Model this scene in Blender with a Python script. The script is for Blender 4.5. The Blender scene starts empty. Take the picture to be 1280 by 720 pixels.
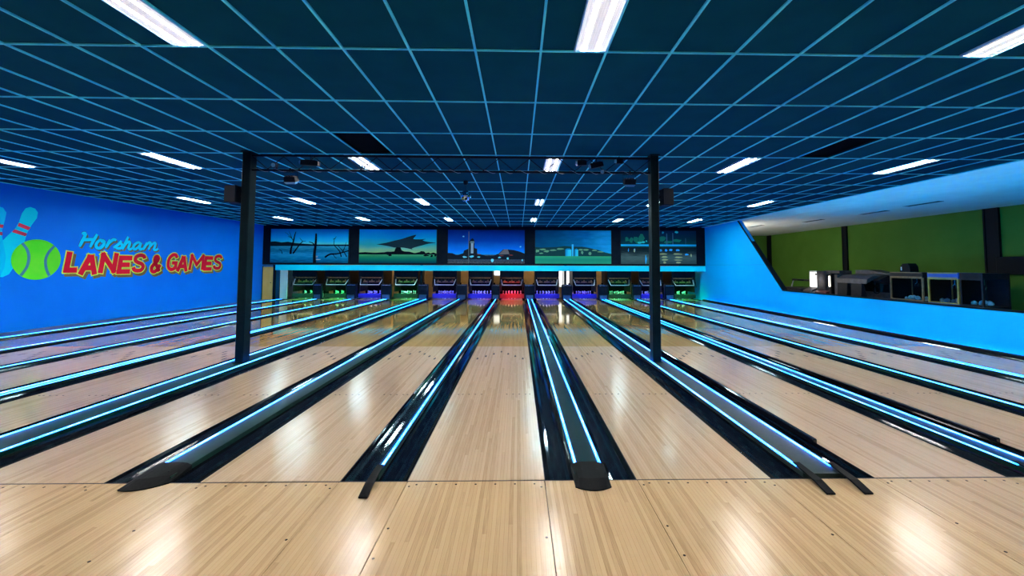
import bpy, bmesh, math, random
from mathutils import Matrix, Vector
random.seed(7)
scene = bpy.context.scene
COL = scene.collection
# ------------------------------------------------------------------ camera
F_PX, PCX, PCY = 518.32, 658.11, 306.23
YAW, PITCH, ROLL, CAM_H = 0.0200, 0.0514, 0.0034, 1.654
fwd = Vector((math.sin(YAW)*math.cos(PITCH), math.cos(YAW)*math.cos(PITCH), math.sin(PITCH)))
rgt = Vector((math.cos(YAW), -math.sin(YAW), 0))
upv = rgt.cross(fwd)
r2 = math.cos(ROLL)*rgt + math.sin(ROLL)*upv
u2 = -math.sin(ROLL)*rgt + math.cos(ROLL)*upv
cam_d = bpy.data.cameras.new('camera'); cam = bpy.data.objects.new('camera', cam_d); COL.objects.link(cam)
cam_d.sensor_fit = 'HORIZONTAL'; cam_d.sensor_width = 36.0
cam_d.lens = F_PX/1280*36; cam_d.shift_x = (640-PCX)/1280; cam_d.shift_y = (PCY-360)/1280
cam_d.clip_start = 0.05; cam_d.clip_end = 200
cam.matrix_world = Matrix(((r2.x, u2.x, -fwd.x, 0), (r2.y, u2.y, -fwd.y, 0), (r2.z, u2.z, -fwd.z, CAM_H), (0, 0, 0, 1)))
scene.camera = cam
def project(p):
    d = Vector(p) - Vector((0, 0, CAM_H)); z = d.dot(fwd)
    if z < 0.1: return None
    return (PCX + F_PX*d.dot(r2)/z, PCY - F_PX*d.dot(u2)/z)
# ------------------------------------------------------------------ world, exposure
w = bpy.data.worlds.new('world'); scene.world = w; w.use_nodes = True
w.node_tree.nodes['Background'].inputs[0].default_value = (0.05, 0.08, 0.12, 1)
w.node_tree.nodes['Background'].inputs[1].default_value = 0.2
vs = scene.view_settings
vs.view_transform = 'Standard'; vs.look = 'None'; vs.exposure = 2.0; vs.gamma = 1.0; vs.use_curve_mapping = False
# light levels of the room's fittings and of the added arcade lights
TROFFER_NEAR, TROFFER_FAR, LED_POWER, WALL_LED = 38.0, 36.0, 7.0, 5.0
PIT_POWER, BACK_LAMP, ARCADE_FILL, ADDED_UPLIGHT = 60.0, 34.0, 48.0, 28.0
# ------------------------------------------------------------------ dimensions
H = 3.62                       # ceiling
FOUL = 3.30                    # foul line
END = 20.55                    # masking fascia
XL, XR = -12.5, 9.35           # side walls
REAR = -6.0
LW = 1.054
LANES = [-11.14, -9.54, -7.87, -6.13, -4.195, -2.416, -0.842, 0.932, 2.82, 4.58, 6.18, 7.85]
# ------------------------------------------------------------------ materials
MATS = {}
def nt(m): return m.node_tree.nodes, m.node_tree.links
def mat(name, col, rough=0.6, metal=0.0, coat=0.0, spec=0.5):
    if name in MATS: return MATS[name]
    m = bpy.data.materials.new(name); m.use_nodes = True
    n, l = nt(m); b = n['Principled BSDF']
    b.inputs['Base Color'].default_value = (*col, 1); b.inputs['Roughness'].default_value = rough
    b.inputs['Metallic'].default_value = metal; b.inputs['Coat Weight'].default_value = coat
    b.inputs['Specular IOR Level'].default_value = spec
    MATS[name] = m; return m
def noisy(name, c1, c2, scale=8.0, rough=0.6, stretch=(1, 1, 1), bump=0.0, spec=0.5, detail=4, metal=0.0):
    if name in MATS: return MATS[name]
    m = mat(name, c1, rough, metal, 0, spec); n, l = nt(m); b = n['Principled BSDF']
    g = n.new('ShaderNodeNewGeometry'); mp = n.new('ShaderNodeMapping'); mp.inputs['Scale'].default_value = stretch
    t = n.new('ShaderNodeTexNoise'); t.inputs['Scale'].default_value = scale; t.inputs['Detail'].default_value = detail
    r = n.new('ShaderNodeValToRGB'); r.color_ramp.elements[0].position = .35; r.color_ramp.elements[1].position = .65
    r.color_ramp.elements[0].color = (*c1, 1); r.color_ramp.elements[1].color = (*c2, 1)
    l.new(g.outputs['Position'], mp.inputs[0]); l.new(mp.outputs[0], t.inputs[0]); l.new(t.outputs[0], r.inputs[0]); l.new(r.outputs[0], b.inputs['Base Color'])
    if bump:
        bp = n.new('ShaderNodeBump'); bp.inputs['Strength'].default_value = bump; bp.inputs['Distance'].default_value = .004
        l.new(t.outputs[0], bp.inputs['Height']); l.new(bp.outputs[0], b.inputs['Normal'])
    return m
def emit(name, col, s, base=None):
    if name in MATS: return MATS[name]
    m = mat(name, base or (.8, .8, .8), .4); b = m.node_tree.nodes['Principled BSDF']
    b.inputs['Emission Color'].default_value = (*col, 1); b.inputs['Emission Strength'].default_value = s
    return m
def wood(name, c_dark, c_mid, c_light, rough, coat, board=LW/39, length=1.9, spec=.5):
    """narrow boards running away from the foul line, each with its own tint and grain"""
    m = mat(name, c_mid, rough, 0, coat, spec); n, l = nt(m); b = n['Principled BSDF']
    b.inputs['Coat Roughness'].default_value = 0.06
    g = n.new('ShaderNodeNewGeometry'); s = n.new('ShaderNodeSeparateXYZ'); l.new(g.outputs['Position'], s.inputs[0])
    def M(op, a, bb=None):
        q = n.new('ShaderNodeMath'); q.operation = op
        for i, v in enumerate((a, bb)):
            if v is None: continue
            if isinstance(v, (int, float)): q.inputs[i].default_value = v
            else: l.new(v, q.inputs[i])
        return q.outputs[0]
    xb = M('DIVIDE', s.outputs[0], board); xi = M('FLOOR', xb); xf = M('FRACT', xb)
    w1 = n.new('ShaderNodeTexWhiteNoise'); w1.noise_dimensions = '1D'; l.new(xi, w1.inputs['W'])
    yb = M('ADD', M('DIVIDE', s.outputs[1], length), M('MULTIPLY', w1.outputs[0], 7.3)); yi = M('FLOOR', yb)
    cv = n.new('ShaderNodeCombineXYZ'); l.new(xi, cv.inputs[0]); l.new(yi, cv.inputs[1])
    w2 = n.new('ShaderNodeTexWhiteNoise'); w2.noise_dimensions = '2D'; l.new(cv.outputs[0], w2.inputs['Vector'])
    mp = n.new('ShaderNodeMapping'); mp.inputs['Scale'].default_value = (230, 5.0, 1); l.new(g.outputs['Position'], mp.inputs[0])
    t = n.new('ShaderNodeTexNoise'); t.inputs['Scale'].default_value = 1.0; t.inputs['Detail'].default_value = 3; l.new(mp.outputs[0], t.inputs[0])
    v = M('ADD', M('MULTIPLY', w2.outputs[0], .42), M('MULTIPLY', t.outputs[0], .58))
    r = n.new('ShaderNodeValToRGB'); e = r.color_ramp.elements
    e[0].position = .15; e[0].color = (*c_dark, 1); e[1].position = .85; e[1].color = (*c_light, 1)
    k = r.color_ramp.elements.new(.45); k.color = (*c_mid, 1); l.new(v, r.inputs[0])
    seam = M('LESS_THAN', xf, .07)
    mx = n.new('ShaderNodeMix'); mx.data_type = 'RGBA'; mx.blend_type = 'MULTIPLY'
    l.new(M('MULTIPLY', seam, .45), mx.inputs['Factor']); l.new(r.outputs[0], mx.inputs['A']); mx.inputs['B'].default_value = (.45, .36, .28, 1)
    l.new(mx.outputs['Result'], b.inputs['Base Color'])
    return m
M_APPR = wood('approach_wood', (.26, .168, .082), (.395, .275, .147), (.44, .315, .178), .20, .0, spec=.17)
M_HEAD = wood('maple_wood', (.28, .19, .105), (.38, .278, .178), (.42, .312, .205), .21, .0, spec=.16)
M_PINE = wood('pine_wood', (.26, .16, .050), (.32, .202, .068), (.36, .232, .085), .06, .0, spec=.12)
M_TILE = noisy('ceiling_tile_paint', (.001, .056, .086), (.0015, .064, .098), 2.5, .95, spec=.08)
M_TILEX = mat('open_tile_black', (.001, .002, .003), .9, spec=.03)
M_GRID = mat('ceiling_grid_paint', (.10, .90, .97), .6, spec=.3)
M_WALLB = noisy('wall_blue_paint', (.001, .21, .88), (.001, .225, .92), 1.3, .6, spec=.15)
M_WALLC = noisy('wall_azure_paint', (.001, .46, .96), (.001, .49, .99), 1.0, .6, spec=.15)
M_BLACK = mat('black_paint', (.004, .006, .009), .6, spec=.12)
M_FASC = noisy('fascia_black', (.003, .006, .011), (.005, .009, .015), 3, .6, spec=.1)
M_GUT = mat('gutter_black_gloss', (.005, .007, .010), .07, 0, 0, .5)
M_CAP = noisy('capping_dark', (.005, .026, .018), (.007, .032, .022), 20, .5, spec=.08)
M_CAPG = noisy('capping_grey', (.018, .028, .022), (.024, .036, .028), 25, .5, spec=.15)
M_RUB = noisy('end_cap_plastic', (.004, .0045, .005), (.006, .0065, .007), 90, .6, bump=.1, spec=.07)
M_STEELB = noisy('column_steel', (.001, .007, .008), (.0015, .010, .011), 6, .45, spec=.08)
M_CHROME = mat('bright_steel', (.75, .75, .78), .25, 1.0)
M_GUARD = mat('guard_bar_white', (.85, .85, .88), .35)
M_STEEL = noisy('truss_black_metal', (.004, .005, .006), (.008, .009, .010), 40, .5, spec=.12)
M_DOT = mat('dark_marker', (.012, .008, .006), .6, spec=.05)
M_NAVY = noisy('machine_navy', (.002, .006, .013), (.003, .009, .018), 5, .5, spec=.1)
M_MACH = noisy('machine_dark', (.003, .003, .004), (.012, .010, .007), 14, .5, spec=.15)
M_BRASS = noisy('machine_brown', (.10, .045, .012), (.22, .10, .03), 12, .5)
M_PIN = mat('pin_white', (.82, .82, .80), .25, 0, .3)
M_PINR = mat('pin_red_band', (.6, .02, .03), .3)
M_LED = emit('led_blue', (.003, .15, 1.0), LED_POWER)
M_LEDW = emit('led_blue_wall', (.004, .20, 1.0), WALL_LED)
M_TROFF = mat('troffer_frame_paint', (.35, .66, .85), .5)
M_PLY = noisy('plywood', (.95, .55, .10), (.99, .64, .15), 3, .5, (1, 1, .4))
M_TRIMC = noisy('cyan_trim', (.0, .80, .97), (.0, .86, .99), 1.2, .5, spec=.2)
M_WARMW = noisy('service_wall', (.55, .38, .18), (.68, .48, .25), 1.5, .8)
M_GREEN = noisy('green_paint', (.075, .17, .022), (.09, .20, .028), .8, .8, spec=.1)
M_WHITEC = noisy('white_ceiling_paint', (.74, .74, .74), (.80, .80, .80), 2, .8)
M_GREYW = mat('rear_wall_paint', (.30, .32, .35), .8)
M_CARPET = noisy('dark_carpet', (.02, .02, .03), (.05, .04, .06), 120, .95)
def troffer_emit(name, col, s):
    m = mat(name, (.8, .8, .8), .4); n, l = nt(m); b = n['Principled BSDF']
    tc = n.new('ShaderNodeTexCoord'); sp = n.new('ShaderNodeSeparateXYZ'); l.new(tc.outputs['Object'], sp.inputs[0])
    def M(op, a, bb):
        q = n.new('ShaderNodeMath'); q.operation = op
        for i, v in enumerate((a, bb)):
            if isinstance(v, (int, float)): q.inputs[i].default_value = v
            else: l.new(v, q.inputs[i])
        return q.outputs[0]
    a = M('SUBTRACT', M('ABSOLUTE', sp.outputs[0], 0), .062); a = M('ABSOLUTE', a, 0)
    tube = M('MAXIMUM', M('SUBTRACT', 1.0, M('DIVIDE', a, .024)), 0.0)
    cell = M('MULTIPLY', M('GREATER_THAN', M('FRACT', M('MULTIPLY', sp.outputs[1], 46.0), 0), .22), M('GREATER_THAN', M('FRACT', M('MULTIPLY', sp.outputs[0], 46.0), 0), .2))
    v = M('ADD', M('ADD', M('MULTIPLY', cell, .0035), .0016), M('MULTIPLY', M('POWER', tube, 3.0), 6.4))
    b.inputs['Emission Color'].default_value = (*col, 1); l.new(M('MULTIPLY', v, s), b.inputs['Emission Strength'])
    return m
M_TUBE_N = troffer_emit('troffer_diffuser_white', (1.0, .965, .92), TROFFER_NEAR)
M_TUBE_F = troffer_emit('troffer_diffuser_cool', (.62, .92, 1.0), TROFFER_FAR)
# ------------------------------------------------------------------ mesh helpers
class MB:
    def __init__(s): s.v = []; s.f = []
    def add(s, vs, fs):
        k = len(s.v); s.v += [tuple(a) for a in vs]; s.f += [tuple(i+k for i in f) for f in fs]; return s
    def box(s, x0, x1, y0, y1, z0, z1):
        return s.add([(x0,y0,z0),(x1,y0,z0),(x1,y1,z0),(x0,y1,z0),(x0,y0,z1),(x1,y0,z1),(x1,y1,z1),(x0,y1,z1)],
                     [(0,3,2,1),(4,5,6,7),(0,1,5,4),(1,2,6,5),(2,3,7,6),(3,0,4,7)])
    def bevbox(s, x0, x1, y0, y1, z0, z1, b):
        """box with chamfered vertical and top edges"""
        P = [(x0+b,y0),(x1-b,y0),(x1,y0+b),(x1,y1-b),(x1-b,y1),(x0+b,y1),(x0,y1-b),(x0,y0+b)]
        cx, cy = (x0+x1)/2, (y0+y1)/2
        Q = [(cx+(x-cx)*(1-2*b/max(x1-x0,1e-6)), cy+(y-cy)*(1-2*b/max(y1-y0,1e-6))) for x, y in P]
        vs = [(x,y,z0) for x,y in P]+[(x,y,z1-b) for x,y in P]+[(x,y,z1) for x,y in Q]
        fs = [tuple(range(7,-1,-1)), tuple(range(16,24))]
        for k in (0, 8):
            for i in range(8): j = (i+1) % 8; fs.append((k+i,k+j,k+8+j,k+8+i))
        return s.add(vs, fs)
    def prism(s, poly, a0, a1, axis='y'):
        """poly of (p,q) extruded along axis: y -> (x,z), x -> (y,z), z -> (x,y)"""
        def P(p, a): return {'y': (p[0],a,p[1]), 'x': (a,p[0],p[1]), 'z': (p[0],p[1],a)}[axis]
        n = len(poly); vs = [P(p,a0) for p in poly]+[P(p,a1) for p in poly]
        fs = [tuple(range(n)), tuple(range(2*n-1,n-1,-1))]+[(i,n+i,n+(i+1)%n,(i+1)%n) for i in range(n)]
        return s.add(vs, fs)
    def tube(s, pts, r, n=8, cap=True):
        pts = [Vector(p) for p in pts]; rings = []
        for i, p in enumerate(pts):
            d = (pts[min(i+1,len(pts)-1)]-pts[max(i-1,0)]).normalized()
            a = d.orthogonal().normalized() if abs(d.z) > .9 else d.cross(Vector((0,0,1))).normalized()
            b = d.cross(a); rr = r[i] if isinstance(r, (list,tuple)) else r
            rings.append([p+a*math.cos(2*math.pi*k/n)*rr+b*math.sin(2*math.pi*k/n)*rr for k in range(n)])
        vs = [q for R in rings for q in R]; fs = []
        for i in range(len(rings)-1):
            for k in range(n): fs.append((i*n+k,i*n+(k+1)%n,(i+1)*n+(k+1)%n,(i+1)*n+k))
        if cap: fs += [tuple(range(n-1,-1,-1)), tuple(range((len(rings)-1)*n,len(rings)*n))]
        return s.add(vs, fs)
    def lathe(s, prof, c=(0,0,0), n=16):
        vs = []; fs = []
        for r, z in prof:
            for k in range(n): a = 2*math.pi*k/n; vs.append((c[0]+r*math.cos(a),c[1]+r*math.sin(a),c[2]+z))
        for i in range(len(prof)-1):
            for k in range(n): fs.append((i*n+k,i*n+(k+1)%n,(i+1)*n+(k+1)%n,(i+1)*n+k))
        fs += [tuple(range(n-1,-1,-1)), tuple(range((len(prof)-1)*n,len(prof)*n))]
        return s.add(vs, fs)
    def mesh(s, name, m, smooth=False):
        me = bpy.data.meshes.new(name); me.from_pydata(s.v, [], s.f); me.validate()
        bm = bmesh.new(); bm.from_mesh(me); bmesh.ops.recalc_face_normals(bm, faces=bm.faces); bm.to_mesh(me); bm.free()
        if m: me.materials.append(m)
        if smooth: me.polygons.foreach_set('use_smooth', [True]*len(me.polygons))
        return me
    def build(s, name, m, parent=None, smooth=False, loc=None):
        """vertices in world space unless loc is given; loc = origin for local vertices"""
        me = s.mesh(name, m, smooth)
        return link(name, me, parent, loc)
def link(name, me, parent=None, loc=None):
    o = bpy.data.objects.new(name, me); COL.objects.link(o)
    if parent is not None: o.parent = parent; o.matrix_parent_inverse = world(parent).inverted()
    if loc is not None: o.location = loc
    return o
def world(o):
    m = o.matrix_basis.copy()
    if o.parent: m = world(o.parent) @ o.matrix_parent_inverse @ m
    return m
def empty(name, loc):
    o = bpy.data.objects.new(name, None); COL.objects.link(o); o.location = loc; o.empty_display_size = .2; return o
def tag(o, label=None, cat=None, group=None, kind=None):
    if label: o['label'] = label
    if cat: o['category'] = cat
    if group: o['group'] = group
    if kind: o['kind'] = kind
    return o
def thing(name, loc, label, cat, group=None): return tag(empty(name, loc), label, cat, group)
def struct(o, label=None, cat=None): return tag(o, label, cat, kind='structure')
ORD = ['first','second','third','fourth','fifth','sixth','seventh','eighth','ninth','tenth','eleventh','twelfth']
NUMW = ['one','two','three','four','five','six','seven','eight','nine','ten','eleven','twelve']

# ================================================================== THE SHELL
# ---- approach floor: panels run on from lanes and dividers
floor = struct(MB().box(XL, XR, REAR, 24.0, -.30, -.14).build('floor', M_BLACK), 'pale boarded approach floor in front of the lanes', 'floor')
edges = [XL]
for x in LANES: edges += [x, x+LW]
edges += [XR]
for a, b in zip(edges[:-1], edges[1:]):
    MB().box(a+.0024, b-.0024, REAR, FOUL-.012, -.06, 0).build('approach_panel', M_APPR, floor)
MB().box(XL, XR, REAR, FOUL-.012, -.14, -.061).build('subfloor', M_BLACK, floor)
MB().box(XL, XR, FOUL-.012, FOUL+.004, -.14, -.002).build('foul_line', M_BLACK, floor)
scr = bpy.data.meshes.new('screw'); screw_mb = MB().lathe([(.0085, -.002), (.0085, .0008), (.004, .0010)], n=8); scr = screw_mb.mesh('screw', M_DOT)
for x in LANES[3:10]:
    for k in range(7):
        link('screw', scr, floor, (x+.08+k*.149, FOUL-.055, 0))
for x in LANES[4:9]:
    for (dx, y) in ((0.03, 3.22), (.03, 2.72), (.03, 2.45), (LW-.03, 2.62), (LW-.03, 3.2)):
        link('screw', scr, floor, (x+dx, y, 0))
# ---- ceiling
ceil = struct(MB().box(XL, XR-.12, REAR, 24.0, H+.06, H+.16).build('ceiling', M_BLACK), 'dark teal tiled ceiling with bright cyan grid', 'ceiling')
GX, GY = -4.0, 3.70
cols = [GX+.6*k for k in range(-14, 22)]           # left edges of tile columns
cols = [c for c in cols if c+.6 > XL+.05 and c < XR-.2]
rows = [GY+1.2*j for j in range(-8, 14)]
tile_me = {}
def tile_mesh(wd, dp, key):
    if (wd, dp, key) not in tile_me:
        tile_me[(wd, dp, key)] = MB().box(0, wd, 0, dp, 0, .018).mesh('ceiling_tile', M_TILEX if key else M_TILE)
    return tile_me[(wd, dp, key)]
XCE = XR-.14
TROFF = []     # (x0, x1, y0, cool)
for y0 in (-7.1+4.8, 2.5, 7.3, 12.1, 16.9):
    for x1 in (-10.0+.3, -6.4, -2.8, .8, 4.4, 7.7):
        TROFF.append((x1-.3, x1, y0))
cand = []
trset = {}
for (a, b, y) in TROFF: trset[(round(b, 2), round(y, 1))] = (a, b)
def in_troffer(c, r):
    for (a, b, y) in TROFF:
        if abs(y-r) < .05 and a < c+.58 and b > c+.02: return (a, b)
    return None
for c in cols:
    for r in rows:
        x0, x1 = max(c, XL), min(c+.6, XCE); y0, y1 = max(r, REAR), min(r+1.2, END)
        if x1-x0 < .03 or y1-y0 < .03: continue
        key = 1 if abs(r-6.1) < .05 and (abs(c+2.8) < .05 or abs(c-5.0) < .05) else 0
        t = in_troffer(c, r); pcs = [(x0, x1)]
        if t: pcs = [(p, q) for p, q in ((x0, t[0]), (t[1], x1)) if q-p > .05]
        for p, q in pcs:
            pr = [project((x, y, H)) for x, y in ((p, y0), (q, y0), (q, y1), (p, y1))]
            area = 0
            if all(pr):
                if max(a[0] for a in pr) > 0 and min(a[0] for a in pr) < 1280 and max(a[1] for a in pr) > 0:
                    area = abs(sum(pr[i][0]*pr[(i+1) % 4][1]-pr[(i+1) % 4][0]*pr[i][1] for i in range(4)))/2
            cand.append((area+1e6*key, p, q, y0, y1, key))
cand.sort(key=lambda a: -a[0])
for (ar, p, q, y0, y1, key) in cand[:290]:
    link('ceiling_tile', tile_mesh(round(q-p, 3), round(y1-y0, 3), key), ceil, (p, y0, H+.012+(.03 if key else 0)))
rest = MB()
for (ar, p, q, y0, y1, key) in cand[290:]: rest.box(p, q, y0, y1, H+.012, H+.03)
tag(rest.build('distant_ceiling_tiles', M_TILE, ceil), kind='stuff')
for c in cols+[cols[-1]+.6]:
    if XL < c < XCE: MB().box(c-.0105, c+.0105, REAR, END, H-.004, H+.012).build('ceiling_grid_runner', M_GRID, ceil)
for r in rows:
    if REAR < r < END: MB().box(XL, XCE, r-.0095, r+.0095, H-.002, H+.0115).build('ceiling_grid_cross_bar', M_GRID, ceil)
# ---- walls
lw = MB().box(XL-.15, XL, REAR, 24.0, -.14, H+.1).build('wall_left', M_WALLB); struct(lw, 'plain saturated blue side wall carrying the painted sign', 'wall')
wall_poly = [(REAR, 0), (REAR, .82), (14.50, .82), (17.37, H+.06), (24.0, H+.06), (24.0, -.14), (REAR, -.14)]
wr = MB().prism(wall_poly, XR, XR+.12, 'x').build('wall_right', M_WALLC); struct(wr, 'azure blue half wall with slanted opening to the arcade', 'wall')
cap = MB(); cap.prism([(REAR, .82), (REAR, .85), (14.47, .85), (17.34, H+.0), (17.44, H+.0), (14.53, .82)], XR-.012, XR+.14, 'x')
cap.build('edge_trim', M_BLACK, wr)
MB().box(XR-.003, XR+.002, 15.6, END, 1.742, 1.750).build('panel_joint', mat('azure_joint', (.0, .16, .5), .6), wr)
struct(MB().box(XL-.15, 16.0, REAR-.15, REAR, -.14, H+.1).build('wall_rear', M_GREYW), 'grey rear wall of the hall', 'wall')
# masking fascia over the pins
fa = MB(); fa.box(XL, XR, END, END+.10, 1.70, H+.06)
fasc = struct(fa.build('wall_end', M_FASC), 'black masking fascia above the pins holding five landscape pictures', 'wall')
tr = struct(MB().bevbox(-11.86, XR-.002, END-.03, END+.08, 1.425, 1.69, .01).build('trim_1', M_TRIMC), 'bright cyan strip running under the black fascia', 'trim')
# service room behind the machines
bw = struct(MB().box(XL-.15, XR+.12, 24.0, 24.15, -.14, H+.1).build('wall_back', M_WARMW), 'warm lit service wall behind the pinsetters', 'wall')

# ================================================================== LANES
PITC = ['green','green','blue','green','blue','blue','red','blue','blue','green','blue','green']
def lane_desc(i):
    if i == 6: return 'the red-lit middle lane'
    return 'the %s lane from the blue sign wall' % ORD[i]
arrow_me = MB().prism([(-.016, -.075), (.016, -.075), (.016, .02), (0, .075), (-.016, .02)], -.001, .0012, 'z').mesh('arrow', M_DOT)
dot_me = MB().lathe([(.011, -.001), (.011, .0012)], n=10).mesh('dot', M_DOT)
PINE_Y = FOUL+5.37
for i, x in enumerate(LANES):
    t = thing('bowling_lane', (x+LW/2, FOUL, 0), 'pale wooden bowling lane, %s from the blue sign wall, ending in %s light' % (ORD[i], PITC[i]), 'bowling lane', 'bowling lanes side by side')
    MB().box(x, x+LW, FOUL+.004, PINE_Y, -.06, 0).build('head_section', M_HEAD, t)
    MB().box(x, x+LW, PINE_Y+.001, 20.35, -.06, 0).build('pine_section', M_PINE, t)
    MB().box(x, x+LW, 20.352, 22.0, -.06, 0).build('pin_deck', M_HEAD, t)
    MB().box(x-.006, x-.0005, FOUL+.004, 22, -.06, -.001).build('edge_strip', M_BLACK, t)
    MB().box(x+LW+.0005, x+LW+.006, FOUL+.004, 22, -.06, -.001).build('edge_strip', M_BLACK, t)
    for k in range(7):
        link('arrow', arrow_me, t, (x+LW/2+(k-3)*LW/39*5, FOUL+4.85-abs(k-3)*.2, 0))
    for k in (3, 5, 8, 11, 14, 26, 29, 32, 35, 37):
        link('dot', dot_me, t, (x+k*LW/39, FOUL+2.16, 0))

# ================================================================== DIVIDERS
LED_Y0, LED_Y1 = FOUL+.13, 20.5
def gutter(parent, x0, x1, y0=FOUL+.006, y1=21.9):
    n = 10; c = (x0+x1)/2; r = (x1-x0)/2; d = .075
    P = [(c+r*math.cos(math.pi+math.pi*k/n), -.004+d*math.sin(math.pi+math.pi*k/n)) for k in range(n+1)]
    Q = [(x1, -.13), (x0, -.13)]
    mb = MB(); N = n+3; prof = P+Q
    vs = [(p[0], y0, p[1]) for p in prof]+[(p[0], y1, p[1]) for p in prof]
    fs = [(k, k+1, N+k+1, N+k) for k in range(N-1)]+[(N-1, 0, N, 2*N-1)]
    for base in (0, N):
        fs += [(base+k, base+k+1, base+N-2 if k >= n//2 else base+N-1) for k in range(n)]
    mb.add(vs, fs); mb.build('gutter', M_GUT, parent, smooth=False)
def led(parent, x, z=.034, m=None, y0=LED_Y0, y1=LED_Y1, r=.0105):
    prof = [(x+r*math.cos(a), z+r*.8*math.sin(a)) for a in [math.pi*k/6 for k in range(7)]]
    MB().prism(prof, y0, y1, 'y').build('led_strip', m or M_LED, parent)
def tongue(parent, x, y0=3.06, w=.032, y1=None):
    y1 = y1 or LED_Y0+.02
    MB().add([(x-w,y0,0.002),(x+w,y0,0.002),(x+w,y0+.13,.03),(x-w,y0+.13,.03),(x-w*.8,y1,.052),(x+w*.8,y1,.052),
              (x-w,y0,0.012),(x+w,y0,0.012),(x-w,y0+.13,.044),(x+w,y0+.13,.044),(x-w*.8,y1-.01,.060),(x+w*.8,y1-.01,.060)],
             [(0,1,2,3),(3,2,5,4),(6,8,9,7),(8,10,11,9),(0,6,7,1),(0,3,8,6),(3,4,10,8),(1,7,9,2),(2,9,11,5),(4,5,11,10)]).build('end_cap', M_RUB, parent)
def shovel(parent, x0, x1, y0, y1, point=0.0):
    """wide moulded cap with a nose, curved front and two screws"""
    n = 8; vs = []; fs = []
    front = []
    for k in range(n+1):
        u = k/n; xx = x0+(x1-x0)*u
        front.append((xx, y0+.05*(2*u-1)**2+point*u))
    back = [(x0+(x1-x0)*k/n, y1) for k in range(n+1)]
    for (fx, fy), (bx, by) in zip(front, back):
        e = 1-abs(2*(fx-x0)/(x1-x0)-1)**4
        vs += [(fx, fy, .002), (fx, fy, .010), (fx, fy+.10, .020+.025*e), (bx, by, .040+.022*e), (bx, by, .004)]
    for k in range(n):
        a = k*5; b = a+5
        for j in range(4): fs.append((a+j, b+j, b+j+1, a+j+1))
        fs.append((a+4, b+4, b, a))
    fs += [(0,1,2,3,4), tuple(n*5+j for j in (4,3,2,1,0))]
    o = MB().add(vs, fs).build('end_cap', M_RUB, parent)
    for q in (.28, .72):
        xx = x0+(x1-x0)*q
        MB().lathe([(.008, 0), (.008, .004), (.004, .005)], (xx, (y0+y1)/2+.06, .049), 8).build('screw', M_BLACK, o)
DIV = []
def divider(i, capw, leds, capm=None, caps='tongue', off=0.0, rail=False):
    """between lane i and lane i+1; capw is the capping's width"""
    x0, x1 = LANES[i]+LW+.006, LANES[i+1]-.006
    c = (x0+x1)/2+off
    t = thing('lane_divider', (c, FOUL, 0), '', 'lane divider', 'lane dividers with blue light lines')
    t['label'] = 'black gutters with %s glowing blue line%s between %s and %s lanes from sign wall' % ('two' if len(leds) > 1 else 'one', 's' if len(leds) > 1 else '', ORD[i], ORD[i+1])
    a, b = c-capw/2, c+capw/2
    gutter(t, x0, a); gutter(t, b, x1)
    mb = MB(); bz = .030
    prof = [(a, -.13), (b, -.13), (b, .030), (b-.003, .036), (b-.007, .036), (b-.010, .026), (a+.010, .026), (a+.007, .036), (a+.003, .036), (a, .030)]
    mb.prism(prof, FOUL+.02, 21.9, 'y'); mb.build('capping', capm or M_CAP, t)
    for x in leds: led(t, x, .030)
    if rail: MB().bevbox(x1-.045, x1-.002, FOUL+.62, 20.3, -.003, .045, .006).build('bumper_rail', M_GUT, t)
    if caps == 'tongue':
        for x in leds: tongue(t, x)
    elif caps == 'shovel': shovel(t, a-.01, b+.01, FOUL-.17, FOUL+.17)
    elif caps == 'nose': shovel(t, a-.02, b+.02, FOUL-.17, FOUL+.20, .10)
    DIV.append((i, c, a, b, x0, x1)); return t
divider(0, .10, [-9.813])
divider(1, .14, [-8.16])
divider(2, .18, [-6.42, -6.54])
divider(3, .44, [-4.50, -4.87], noisy('capping_teal', (.001, .026, .018), (.001, .032, .022), 20, .5, spec=.05), off=-.04)
d4 = divider(4, .25, [-2.885], None, 'nose', off=0)
MB().box(-2.668, -2.660, LED_Y0, 20.5, .024, .031).build('edge_trim', M_CHROME, d4)
divider(5, .06, [-1.098], None, 'tongue')
divider(6, .25, [.478, .682], mat('capping_petrol', (.003, .022, .018), .2), 'shovel')
divider(7, .33, [2.285, 2.565], M_CAPG, 'tongue', rail=True, off=.02)
divider(8, .24, [4.13, 4.315], None, 'tongue', rail=True)
divider(9, .11, [5.90])
divider(10, .14, [7.54, 7.62])
# wall side gutters
gl = thing('side_gutter', (-11.4, FOUL, 0), 'black gutter and blue light line along the foot of the sign wall', 'gutter')
gutter(gl, -11.405, LANES[0]-.006)
MB().bevbox(-11.56, -11.405, FOUL+.01, 20.5, -.13, .03, .008).build('capping', M_CAP, gl)
MB().box(XL+.005, -11.565, FOUL+.01, 20.5, -.13, -.004).build('side_board', noisy('side_board_grey', (.16, .15, .20), (.2, .19, .24), 2, .35), gl)
led(gl, -11.47, .030, M_LEDW)
gr = thing('side_gutter', (9.0, FOUL, 0), 'black gutter along the foot of the azure half wall', 'gutter')
gutter(gr, LANES[-1]+LW+.006, LANES[-1]+LW+.24)
MB().bevbox(LANES[-1]+LW+.241, XR-.08, FOUL+.01, 20.5, -.13, .05, .008).build('capping', M_BLACK, gr)
MB().box(XR-.079, XR-.004, FOUL+.01, 20.5, -.13, .0).build('side_board', M_CAP, gr)
led(gr, XR-.045, .002, M_LEDW)

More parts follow.
